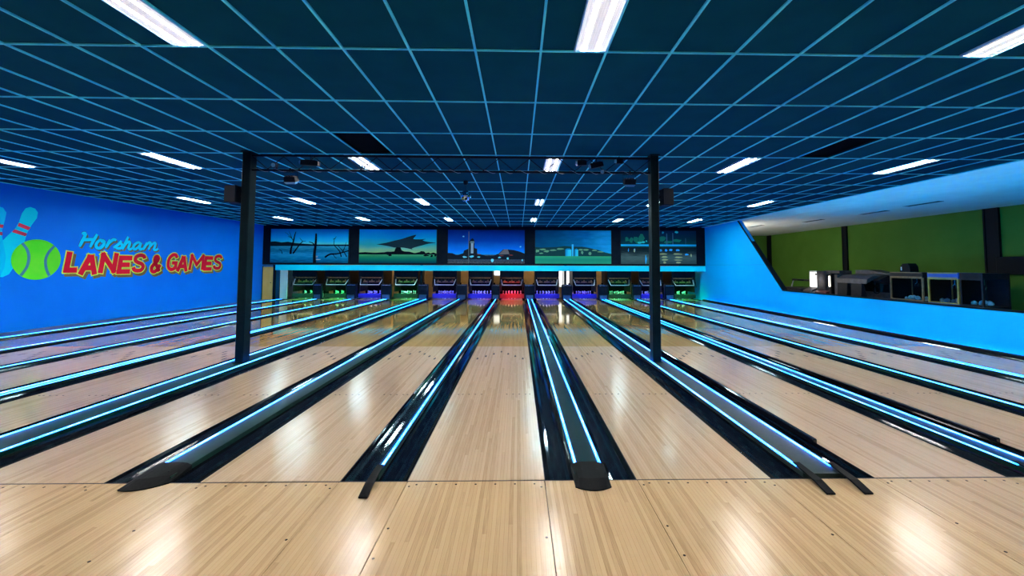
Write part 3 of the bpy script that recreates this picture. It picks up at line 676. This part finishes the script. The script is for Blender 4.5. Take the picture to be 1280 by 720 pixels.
# 4 silos
P = Pic(3, 'picture of pale silos on a green field under a dark blue stormy sky')
P.rect('print_sky', 0, 1, .24, 1, grad('silo_sky', [(0, (.0, .06, .13)), (.35, (.0, .09, .18)), (.65, (.0, .15, .33)), (1, (.01, .34, .72))], 0, .55, (1.6, 1, 2.4)))
P.rect('print_field', 0, 1, 0, .24, grad('silo_field', [(0, (.02, .25, .12)), (.5, (.01, .20, .11)), (.8, (.02, .27, .12)), (1, (.04, .32, .10))], 2, .3, (2, 1, 6)))
P.poly('tree_hills', [(0,.225),(0,.50),(.08,.48),(.2,.49),(.30,.50),(.38,.53),(.50,.51),(.62,.51),(.72,.47),(.82,.42),(.92,.34),(1,.30),(1,.225)], mat('print_hill', (0.013, 0.072, 0.064), .6, spec=.08), .002)
P.blobs('pale_scrub', [(.03,.38,.03,.05),(.10,.42,.05,.035),(.15,.37,.04,.04),(.24,.40,.05,.03),(.33,.44,.05,.03),(.08,.31,.03,.02),(.60,.42,.04,.03),(.67,.42,.05,.03),(.78,.40,.04,.025),(.72,.31,.025,.06),(.86,.36,.05,.02),(.62,.34,.02,.06)], mat('print_scrub', (0.224, 0.480, 0.208), .6, spec=.08), .004, 8)
for (a, b) in ((.395, .475), (.515, .565)):
    P.rect('silo', a, b, .225, .42, grad('silo_side_%d' % (a*1000), [(0, (.0, .18, .36)), (.5, (.02, .50, .78)), (1, (.04, .62, .88))], 0), .005)
    P.poly('silo_cap', [(a, .42), (b, .42), (b-.02, .455), (a+.02, .455)], mat('print_silo_cap', (0.000, 0.352, 0.640), .6, spec=.08), .005)
P.rect('silo', .480, .505, .225, .58, mat('print_silo_tower', (0.064, 0.720, 0.950), .6, spec=.08), .006)
# 5 bridge at night
P = Pic(4, 'picture of a blue-lit bridge over a river at night with reflections')
P.rect('print_sky', 0, 1, .50, 1, grad('bridge_sky', [(0, (.003, .05, .05)), (.5, (.002, .025, .035)), (1, (.002, .02, .05))], 2, .5, (4, 1, 3)))
P.rect('print_river', 0, 1, 0, .50, grad('bridge_river', [(0, (.03, .055, .045)), (.4, (.06, .09, .075)), (.7, (.01, .02, .02)), (1, (.005, .01, .012))], 2, .8, (2, 1, 6)))
P.blobs('lit_trees', [(.08,.74,.03,.08),(.14,.72,.03,.09),(.20,.75,.035,.09),(.27,.77,.05,.13),(.24,.66,.05,.05),(.55,.75,.06,.08),(.62,.66,.06,.05),(.75,.70,.07,.05)], mat('print_foliage', (0.013, 0.256, 0.144), .6, spec=.08), .002, 3, 11)
P.blobs('teal_glow', [(.25,.64,.03,.04),(.30,.66,.025,.035),(.34,.69,.012,.03),(.56,.95,.018,.04),(.74,.96,.025,.035)], mat('print_teal', (0.032, 0.768, 0.672), .6, spec=.08), .004, 2)
P.rect('bridge_deck', 0, 1, .535, .59, mat('print_deck_blue', (0.016, 0.608, 0.950), .6, spec=.08), .005)
P.strokes('lamp_posts', [([(.61,.58),(.61,.92)], .05), ([(.69,.58),(.69,.94)], .045), ([(.86,.58),(.86,.78)], .02)], mat('print_post', (0.064, 0.176, 0.256), .6, spec=.08), .004)
P.blobs('arch_lights', [(.52,.41,.03,.05),(.60,.41,.02,.05),(.66,.42,.025,.04),(.75,.42,.03,.04),(.87,.29,.03,.035),(.10,.41,.008,.06),(.18,.41,.012,.06),(.33,.15,.012,.14)], mat('print_arch_blue', (0.032, 0.512, 0.950), .6, spec=.08), .006, 9)
P.blobs('water_lights', [(.55,.30,.07,.025),(.58,.21,.05,.03),(.58,.13,.05,.025),(.58,.05,.025,.04),(.75,.30,.08,.025),(.76,.20,.06,.03),(.76,.12,.06,.02),(.76,.05,.04,.03),(.93,.26,.012,.06),(.18,.40,.010,.06)], mat('print_amber', (0.576, 0.544, 0.224), .6, spec=.08), .007, 10)

# ================================================================== PIN END
PITCOL = {'green': (.02, .9, .18), 'blue': (.07, .05, 1.0), 'red': (1.0, .02, .10)}
M_PL = {k: emit('pit_lamp_'+k, c, PIT_POWER, c) for k, c in PITCOL.items()}
M_BD = {'green': mat('sweep_board_green', (.003, .02, .006), .5), 'blue': mat('sweep_board_blue', (.012, .010, .28), .4), 'red': mat('sweep_board_red', (.25, .004, .012), .4)}  # red and blue lamp glow is put into the board colours
pin_prof = [(.0255, 0), (.029, .01), (.042, .06), (.053, .10), (.0605, .115), (.058, .16), (.045, .20), (.0315, .235), (.0235, .27), (.0235, .29), (.0275, .315), (.0322, .345), (.030, .36), (.021, .374), (.004, .381)]
pin_me = MB().lathe(pin_prof, n=14).mesh('bowling_pin', M_PIN, True)
band_me = MB().lathe([(.0275, .252), (.0245, .268), (.0242, .280), (.0244, .286)], n=14).mesh('red_band', M_PINR, True)
for i, x in enumerate(LANES):
    cx = x+LW/2; pc = PITC[i]
    t = thing('pinsetter', (cx, 21.2, 0), 'dark pinsetter machine with %s lamp over %s' % (pc, lane_desc(i)), 'pinsetter', 'pinsetters behind the lanes')
    MB().box(cx-.60, cx+.60, 20.90, 20.96, 1.13, 1.62).build('hood', M_NAVY, t)
    body = MB(); body.box(cx-.56, cx+.56, 21.2, 22.4, .80, 1.30); body.build('body', M_MACH, t)
    MB().box(cx-.50, cx+.50, 20.965, 21.0, 1.03, 1.09).build('cross_beam', M_BRASS, t)
    MB().box(cx-.45, cx+.45, 21.10, 21.19, .82, .90).build('distributor', M_BRASS, t)
    for k in range(5):
        xx = cx-.36+k*.18
        MB().lathe([(.035, 0), (.045, .05), (.035, .12)], (xx, 21.05, .84), 8).build('pin_cup', M_MACH if k % 2 else M_BRASS, t)
    for s in (-1, 1):
        MB().box(cx+s*.575-.02, cx+s*.575+.02, 20.97, 22.4, .36, 1.45).build('side_frame', M_MACH, t)
        MB().tube([(cx+s*.575, 20.92, 1.2), (cx+s*.60, 20.80, .62)], .015, 6).build('sweep_arm', M_STEEL, t)
        MB().tube([(cx+s*.53, 21.02, .98), (cx+s*.46, 20.74, .72)], .018, 6).build('guard_bar', M_GUARD, t)
    MB().tube([(cx-.46, 20.74, .72), (cx+.46, 20.74, .72)], .018, 6).build('guard_bar', M_GUARD, t)
    MB().bevbox(cx-.62, cx+.62, 20.93, 20.96, .05, .275, .008).build('sweep_board', M_BD[pc], t)
    lamp = MB().box(cx-.44, cx+.44, 20.775, 20.82, .672, .69).box(cx-.44, cx+.44, 20.770, 20.775, .650, .69).build('lamp_housing', M_BLACK, t)
    MB().box(cx-.42, cx+.42, 20.785, 20.815, .660, .6715).build('lamp_tube', M_PL[pc], lamp)
    MB().box(x-.15, x+LW+.15, 22.05, 22.10, -.1, .78).build('pit_curtain', mat('curtain_black', (.003, .003, .004), .8, spec=.05), t)
    for r in range(4):
        for c in range(r+1):
            px, py = cx+(c-r/2)*.3048, 21.08+r*.264
            o = link('bowling_pin', pin_me, None, (px, py, 0))
            tag(o, 'white bowling pin standing at the end of %s' % lane_desc(i), 'bowling pin', 'pins on lane %s from the sign wall' % NUMW[i])
            b = link('red_band', band_me); b.parent = o
# kickbacks with ball-door boxes between neighbouring lanes
for (i, c, a, b, x0, x1) in DIV:
    t = thing('kickback_box', (c, 20.8, 0), 'dark navy kickback box between %s and %s lanes from sign wall' % (ORD[i], ORD[i+1]), 'kickback box', 'kickback boxes between the lanes')
    hw = min((x1-x0)/2-.05, .26)
    MB().bevbox(c-hw, c+hw, 20.565, 20.71, .0365, .76, .02).build('body', M_NAVY, t)
    MB().bevbox(c-hw*.7, c+hw*.7, 20.525, 20.564, .0365, .24, .01).build('ball_door', noisy('ball_door_blue', (.01, .05, .09), (.015, .07, .12), 8, .4), t)
    MB().box(c-hw*.8, c+hw*.8, 20.555, 20.564, .70, .72).build('top_strip', M_CHROME, t)
# tall steel posts at the end of the two column lines
for k, x in enumerate((-4.80, 2.36)):
    t = thing('steel_post', (x, 20.6, 0), 'dark blue steel post beside the pinsetters in line with the %s column' % ('sign-wall' if k == 0 else 'arcade-side'), 'post', 'steel posts at the pin end')
    MB().bevbox(x-.06, x+.06, 20.73, 20.80, .0365, H+.055, .006).build('shaft', M_STEELB, t)
    MB().box(x-.09, x+.09, 20.715, 20.82, .0365, .042).build('foot_plate', M_STEELB, t)
# left end: plywood panel, jamb, pale panel and pier
pl = thing('plywood_panel', (-12.1, END, 0), 'yellowish plywood access panel beside the pins under the fascia', 'panel')
MB().bevbox(XL+.03, -11.97, END+.01, END+.05, -.003, 1.58, .004).build('board', M_PLY, pl)
MB().box(XL+.002, XL+.029, END, END+.06, -.003, 1.62).build('jamb', M_BLACK, pl); MB().box(-11.969, -11.87, END, END+.09, -.003, 1.69).build('jamb', M_NAVY, pl)
MB().lathe([(.02, 0), (.02, .03), (.012, .035)], (-12.06, END-.02, .8), 10).build('knob', M_STEEL, pl)
wp = thing('end_screen', (-11.65, 20.95, 0), 'pale screen panel beside the first lane catching green light', 'screen')
MB().bevbox(-11.84, -11.48, 20.93, 20.97, -.003, 1.6, .006).build('sheet', mat('pale_screen', (.55, .72, .75), .5), wp)
MB().box(-11.86, -11.841, 20.92, 20.98, -.003, 1.6).build('stile', M_NAVY, wp)
br = thing('brick_pier', (-12.1, 22.6, 0), 'pale painted brick pier behind the first pinsetter', 'pier')
M_BRK = noisy('painted_brick', (.42, .40, .38), (.52, .50, .47), 30, .8)
MB().box(-12.45, -11.78, 22.5, 22.75, -.1, 1.69).build('mortar', mat('mortar_grey', (.25, .24, .23), .9), br)
bk = MB().box(0, .225, -.008, 0, 0, .072).mesh('brick', M_BRK)
for r in range(20):
    for k in range(3):
        xx = -12.45+k*.222+(0 if r % 2 == 0 else -.0)
        link('brick', bk, br, (xx, 22.5, -.0+r*.082))
# right end: timber rack
rk = thing('timber_rack', (9.0, 21.2, 0), 'pale timber rack standing behind the last pinsetter by azure wall', 'rack')
for k in range(5): MB().box(8.42+k*.16, 8.47+k*.16, 22.45, 22.50, 0, 1.69).build('upright', M_PLY, rk)
for z in (.95, 1.45): MB().box(8.40, 9.14, 22.51, 22.55, z, z+.05).build('rail', M_PLY, rk)
# service room: window, warm lamps
wn = struct(MB().box(-1.72, -.98, 23.985, 23.999, 1.10, 1.60).build('window_1', mat('window_frame_white', (.7, .7, .68), .5)), 'small two-pane service window glowing behind the machines', 'window')
M_PANE = emit('bright_pane', (.95, .97, 1.0), .5)
for a in (-1.68, -1.33): MB().box(a, a+.31, 23.97, 23.984, 1.14, 1.56).build('pane', M_PANE, wn)
wn2 = struct(MB().box(2.10, 3.10, 23.985, 23.999, .45, 1.60).build('window_2', mat('window_frame_white', (.7, .7, .68), .5)), 'bright service doorway window behind the eighth lane', 'window')
for a in (2.14, 2.64): MB().box(a, a+.42, 23.97, 23.984, .5, 1.56).build('pane', M_PANE, wn2)
M_BLAMP = emit('service_lamp', (1.0, .72, .38), BACK_LAMP)
for k, x in enumerate((-10.2, -6.4, -2.6, 1.2, 5.0, 8.2)):
    t = thing('batten_lamp', (x, 23.2, 2.6), 'warm batten lamp hidden behind the fascia, %s from the sign wall' % ORD[k], 'lamp', 'service room battens')
    MB().box(x-.6, x+.6, 23.16, 23.24, 2.62, 2.68).build('housing', M_GREYW, t)
    MB().tube([(x-.58, 23.2, 2.60), (x+.58, 23.2, 2.60)], .016, 8).build('tube', M_BLAMP, t)
    for s in (-.5, .5): MB().tube([(x+s, 23.2, 2.681), (x+s, 23.2, H+.06)], .006, 5).build('hanger', M_STEEL, t)

# ================================================================== ARCADE BEYOND THE HALF WALL
AX = 15.6; AY1 = 25.6
struct(MB().box(XR+.12, AX, REAR, AY1, -.10, 0).build('floor_arcade', M_CARPET), 'dark patterned carpet of the arcade', 'floor')
wg = struct(MB().box(AX, AX+.15, REAR, AY1, -.1, H+.1).build('wall_arcade', M_GREEN), 'green arcade wall beyond the half wall', 'wall')
struct(MB().box(XR+.12, AX+.15, AY1, AY1+.15, -.1, H+.1).build('wall_arcade_end', M_GREEN), 'green end wall of the arcade', 'wall')
ca = struct(MB().box(XR-.118, AX, REAR, AY1, H+.021, H+.12).build('ceiling_arcade', M_BLACK), 'white panelled arcade ceiling', 'ceiling')
for k in range(6):
    a = XR-.115+k*1.06
    for j in range(9):
        y = REAR+j*3.6
        if y < AY1: MB().box(a, min(a+1.055, AX), y, min(y+3.595, AY1), H, H+.02).build('ceiling_panel', M_WHITEC, ca)
for k, (x, y) in enumerate(((12.45, 12.45), (12.7, 14.5), (12.45, 17.2), (11.4, 19.6))):
    t = thing('ceiling_vent', (x, y, H), 'narrow dark slot vent in the arcade ceiling, %s from the near end' % ORD[k], 'vent', 'arcade ceiling vents')
    MB().box(x-.10, x+.10, y-.55, y+.55, H-.008, H-.0002).build('slot', M_BLACK, t)
    for s in (-.105, .1): MB().box(x+s, x+s+.006, y-.55, y+.55, H-.012, H-.0002).build('lip', M_GREYW, t)
MP = M_BLACK
for k, (y0, y1, lab) in enumerate(((25.2, 25.55, 'slim black post in the far corner of the green wall'), (19.27, 19.56, 'black steel post on the green wall behind the racing cabinet'), (13.05, 13.5, 'wide black post on the green wall behind the last cabinet'))):
    t = thing('wall_post', (AX, (y0+y1)/2, 0), lab, 'post', 'black posts on the green wall')
    d = .08
    MB().box(AX-d, AX-.001, y0, y0+.05, 0, H-.001).build('flange', MP, t); MB().box(AX-d, AX-.001, y1-.05, y1, 0, H-.001).build('flange', MP, t)
    MB().box(AX-d*.7, AX-.001, y0+.05, y1-.05, 0, H-.001).build('web', MP, t)
t = thing('dark_bulkhead', (AX, 10, 1.45), 'black horizontal beam across the green wall at the right edge', 'beam')
MB().bevbox(AX-.25, AX-.001, 6.0, 13.04, 1.45, 2.01, .02).build('beam', MP, t); MB().box(AX-.27, AX-.251, 6.0, 13.04, 1.45, 1.49).build('lower_lip', M_STEEL, t)
# added fill lamps, out of view behind the full-height wall, brighten the green wall
M_AL = emit('arcade_fill', (1.0, .86, .66), ARCADE_FILL)
for k, (y, z) in enumerate(((19.2, 2.4), (22.2, 2.4))):
    t = thing('added_fill_lamp', (XR+.12, y, z), 'unseen added fill lamp on the arcade side of the azure wall, %s one' % ('nearer' if k == 0 else 'farther'), 'lamp', 'added arcade fill lamps')
    MB().box(XR+.1205, XR+.16, y-.6, y+.6, z-.05, z+.05).build('housing', M_GREYW, t)
    MB().box(XR+.161, XR+.19, y-.58, y+.58, z-.04, z+.04).build('diffuser', M_AL, t)
cv = thing('added_uplight', (XR+.18, 4, .6), 'unseen added cyan uplight on the arcade side of the half wall', 'uplight')  # added strip, out of view, tints the arcade ceiling cyan
MB().box(XR+.1205, XR+.215, REAR+.1, 14.3, .55, .57).build('channel', M_GREYW, cv)
MB().box(XR+.160, XR+.205, REAR+.1, 14.3, .5702, .585).build('led_strip', emit('added_cyan_uplight', (.0, .50, 1.0), ADDED_UPLIGHT), cv)
MX = 13.6
M_CABG = noisy('cabinet_grey', (.055, .05, .06), (.09, .08, .095), 6, .5, spec=.3); M_CABW = noisy('cabinet_white', (.75, .74, .72), (.82, .80, .78), 5, .5)
M_CABD = noisy('cabinet_dark', (.008, .007, .010), (.014, .011, .016), 7, .4, spec=.2); M_SCR = mat('dark_screen', (.01, .012, .018), .08, 0, .5)
M_GLASS = bpy.data.materials.new('cabinet_glass'); M_GLASS.use_nodes = True
_b = M_GLASS.node_tree.nodes['Principled BSDF']; _b.inputs['Base Color'].default_value = (.75, .85, .9, 1); _b.inputs['Roughness'].default_value = .03; _b.inputs['Transmission Weight'].default_value = 1.0; _b.inputs['IOR'].default_value = 1.05
# air hockey style gantry
g = thing('hockey_table', (MX, 19.64, 0), 'game table with a dark overhead score gantry by the green wall', 'game table')
MB().bevbox(MX-.6, MX+.6, 18.85, 20.43, .55, .70, .03).build('table_top', M_CABD, g)
for s in (-1, 1):
    MB().box(MX-.4, MX+.4, 19.64+s*.55-.1, 19.64+s*.55+.1, .0, .549).build('leg', M_CABD, g)
    MB().tube([(MX, 19.64+s*.80, .55), (MX, 19.64+s*.74, .80), (MX, 19.64+s*.62, 1.04)], .035, 8).build('gantry_post', M_GREYW, g)
MB().bevbox(MX-.07, MX+.07, 18.98, 20.30, 1.0, 1.09, .02).build('score_bar', M_CABD, g)
MB().box(MX-.079, MX-.0705, 19.44, 19.84, 1.015, 1.075).build('score_display', M_SCR, g)
# white cabinet with a panel whose glow stands in for daylight
c = thing('arcade_cabinet', (MX, 18.4, 0), 'white game cabinet with bright panel next to the gantry table', 'arcade cabinet', 'arcade machines')
MB().bevbox(MX-.3, MX+.35, 18.12, 18.74, 0, 1.49, .02).build('body', M_CABW, c)
MB().box(MX-.308, MX-.3005, 18.2, 18.66, .75, 1.42).build('panel', emit('white_daylight_glow', (1, .95, .88), .7), c)
MB().prism([(MX-.62, .62), (MX-.301, .78), (MX-.301, .70), (MX-.62, .56)], 18.16, 18.70, 'y').build('control_shelf', M_CABG, c)
MB().box(MX-.316, MX-.3085, 18.22, 18.36, 1.30, 1.38).build('speaker', M_CABD, c)
c = thing('arcade_cabinet', (MX, 17.6, 0), 'grey game cabinet with a glowing screen between white and racing cabinets', 'arcade cabinet', 'arcade machines')
MB().bevbox(MX-.1, MX+.45, 17.2, 18.05, 0, 1.52, .02).build('body', M_CABG, c)
MB().box(MX-.45, MX-.101, 17.97, 18.05, .2, 1.50).build('side_wing', M_CABG, c)
MB().box(MX-.45, MX-.101, 17.2, 17.26, .2, 1.40).build('side_wing', M_CABD, c)
MB().box(MX-.115, MX-.1005, 17.32, 17.90, .80, 1.34).build('screen', M_SCR, c)
MB().box(MX-.124, MX-.1155, 17.50, 17.78, .82, 1.28).build('lit_screen', emit('lit_screen', (1.0, .95, .80), 1.6), c)
MB().prism([(MX-.62, .60), (MX-.455, .66), (MX-.455, .50), (MX-.62, .50)], 17.3, 17.95, 'y').build('control_shelf', mat('cabinet_maroon', (.10, .02, .03), .4), c)
# racing cabinet: canopy and two seats
c = thing('racing_cabinet', (MX, 15.9, 0), 'dark twin racing game cabinet with a grey curved canopy', 'arcade cabinet', 'arcade machines')
MB().prism([(15.05, 0), (16.72, 0), (16.72, 1.55), (16.1, 1.56), (15.05, 1.38)], MX+.2, MX+.7, 'x').build('body', M_CABG, c)
can = [(MX-.75, 1.05), (MX-.72, 1.22), (MX-.5, 1.34), (MX+.199, 1.40), (MX+.199, 1.28), (MX-.45, 1.22), (MX-.66, 1.10)]
MB().prism(can, 15.1, 16.55, 'y').build('canopy', M_CABG, c)
MB().box(MX-.70, MX+.199, 16.551, 16.70, .1, 1.36).build('side_panel', M_CABG, c)
MB().prism([(MX-.6, 1.18), (MX-.2, 1.36), (MX+.5, 1.36), (MX+.5, 1.05), (MX-.2, 1.05)], 14.78, 15.049, 'y').build('canopy_wing', M_CABD, c)
for y in (15.47, 16.15):
    MB().box(MX+.17, MX+.199, y-.28, y+.28, .72, 1.20).build('screen', M_SCR, c)
    s = MB().prism([(MX-.75, .15), (MX-.30, .15), (MX-.28, .45), (MX-.62, .48), (MX-.72, 1.02), (MX-.82, 1.04), (MX-.86, .4)], y-.24, y+.24, 'y').build('seat', M_CABD, c)
    MB().tube([(MX-.05, y+.15*math.cos(a), .82+.15*math.sin(a)) for a in [2*math.pi*k/12 for k in range(13)]], .018, 6).build('steering_wheel', M_BLACK, c)
MB().box(MX-.9, MX+.199, 15.1, 16.55, 0, .149).build('base', M_CABD, c)
# claw machines with framed glass boxes
def claw(y0, y1, mf, mtop, mbase, label, inner):
    t = thing('claw_machine', (MX, (y0+y1)/2, 0), label, 'claw machine', 'claw machines')
    x0, x1 = MX-.35, MX+.45; z0, z1, zt = .55, 1.32, 1.50; p = .045
    MB().box(x0, x1, y0, y1, 0, z0-.001).build('base_cabinet', mbase, t)
    MB().box(x0, x1, y0, y1, z1+.001, zt).build('header', mtop, t)
    for (a, b) in ((x0, y0), (x1-p, y0), (x0, y1-p), (x1-p, y1-p)): MB().box(a, a+p, b, b+p, z0, z1).build('frame_post', mf, t)
    for z in (z0, z1-.03):
        MB().box(x0-.006, x0+.02, y0+p, y1-p, z, z+.03).build('frame_rail', mf, t)
    MB().box(x0-.010, x0-.001, y0+.02, y1-.02, zt-.03, zt).build('header_trim', mf, t); MB().box(x0-.010, x0-.001, y0+.02, y1-.02, z1+.01, z1+.035).build('header_trim', mf, t)
    MB().box(x0+.012, x0+.016, y0+p, y1-p, z0+.031, z1-.031).build('glass_pane', M_GLASS, t)
    MB().box(x1-.02, x1-.002, y0+p, y1-p, z0, z1).build('back_panel', M_CABD, t); MB().box(x0+p, x1-p, y1-.02, y1-.002, z0, z1).build('side_panel', M_CABD, t)
    MB().tube([((x0+x1)/2, (y0+y1)/2, z1), ((x0+x1)/2, (y0+y1)/2, z1-.18)], .01, 6).build('claw_cable', M_CHROME, t)
    cl = MB(); q = ((x0+x1)/2, (y0+y1)/2, z1-.18)
    for k in range(3):
        a = k*2.1; cl.tube([q, (q[0]+.07*math.cos(a), q[1]+.07*math.sin(a), q[2]-.06), (q[0]+.04*math.cos(a), q[1]+.04*math.sin(a), q[2]-.13)], .008, 5)
    cl.build('claw', M_CHROME, t)
    rnd = random.Random(int(y0*10)); pr = MB()
    for k in range(10):
        cx_, cy_, r = rnd.uniform(x0+.12, x1-.14), rnd.uniform(y0+.14, y1-.14), rnd.uniform(.05, .08)
        pr.lathe([(.01, 0), (r*.8, r*.4), (r, r), (r*.8, r*1.6), (.01, r*2)], (cx_, cy_, z0+.001), 9)
    tag(pr.build('prize_heap', inner, t, True), kind='stuff')
    return t
M_TIMB = noisy('frame_timber', (.20, .11, .045), (.28, .16, .07), 10, .5); M_YELF = noisy('frame_yellow', (.35, .25, .04), (.45, .32, .06), 10, .5); M_BLUEH = noisy('header_blue', (.01, .08, .40), (.015, .10, .48), 6, .4)
claw(13.36, 14.56, M_TIMB, M_CABD, M_CABD, 'dark claw machine with brown timber frame beside racing cabinet', noisy('prizes_a', (.3, .5, .55), (.55, .6, .6), 8, .6))
claw(12.26, 13.20, M_YELF, M_BLUEH, mat('base_blue', (.01, .05, .22), .4), 'claw machine with yellow frame and blue header', noisy('prizes_b', (.25, .35, .45), (.6, .5, .3), 9, .6))
claw(11.60, 12.22, M_CABD, M_CABD, M_CABD, 'all-black claw machine beside the yellow framed one', noisy('prizes_c', (.3, .5, .5), (.4, .55, .6), 8, .6))
t = thing('topper_box', (MX, 14.17, 1.5), 'black bag-shaped box on top of the timber framed claw machine', 'box')
MB().prism([(13.98, 1.501), (14.37, 1.501), (14.36, 1.66), (14.26, 1.79), (14.08, 1.80), (14.0, 1.70)], MX-.15, MX+.15, 'x').build('case', M_BLACK, t)
MB().box(MX-.158, MX-.1505, 14.29, 14.33, 1.56, 1.68).build('tag', M_CABW, t)
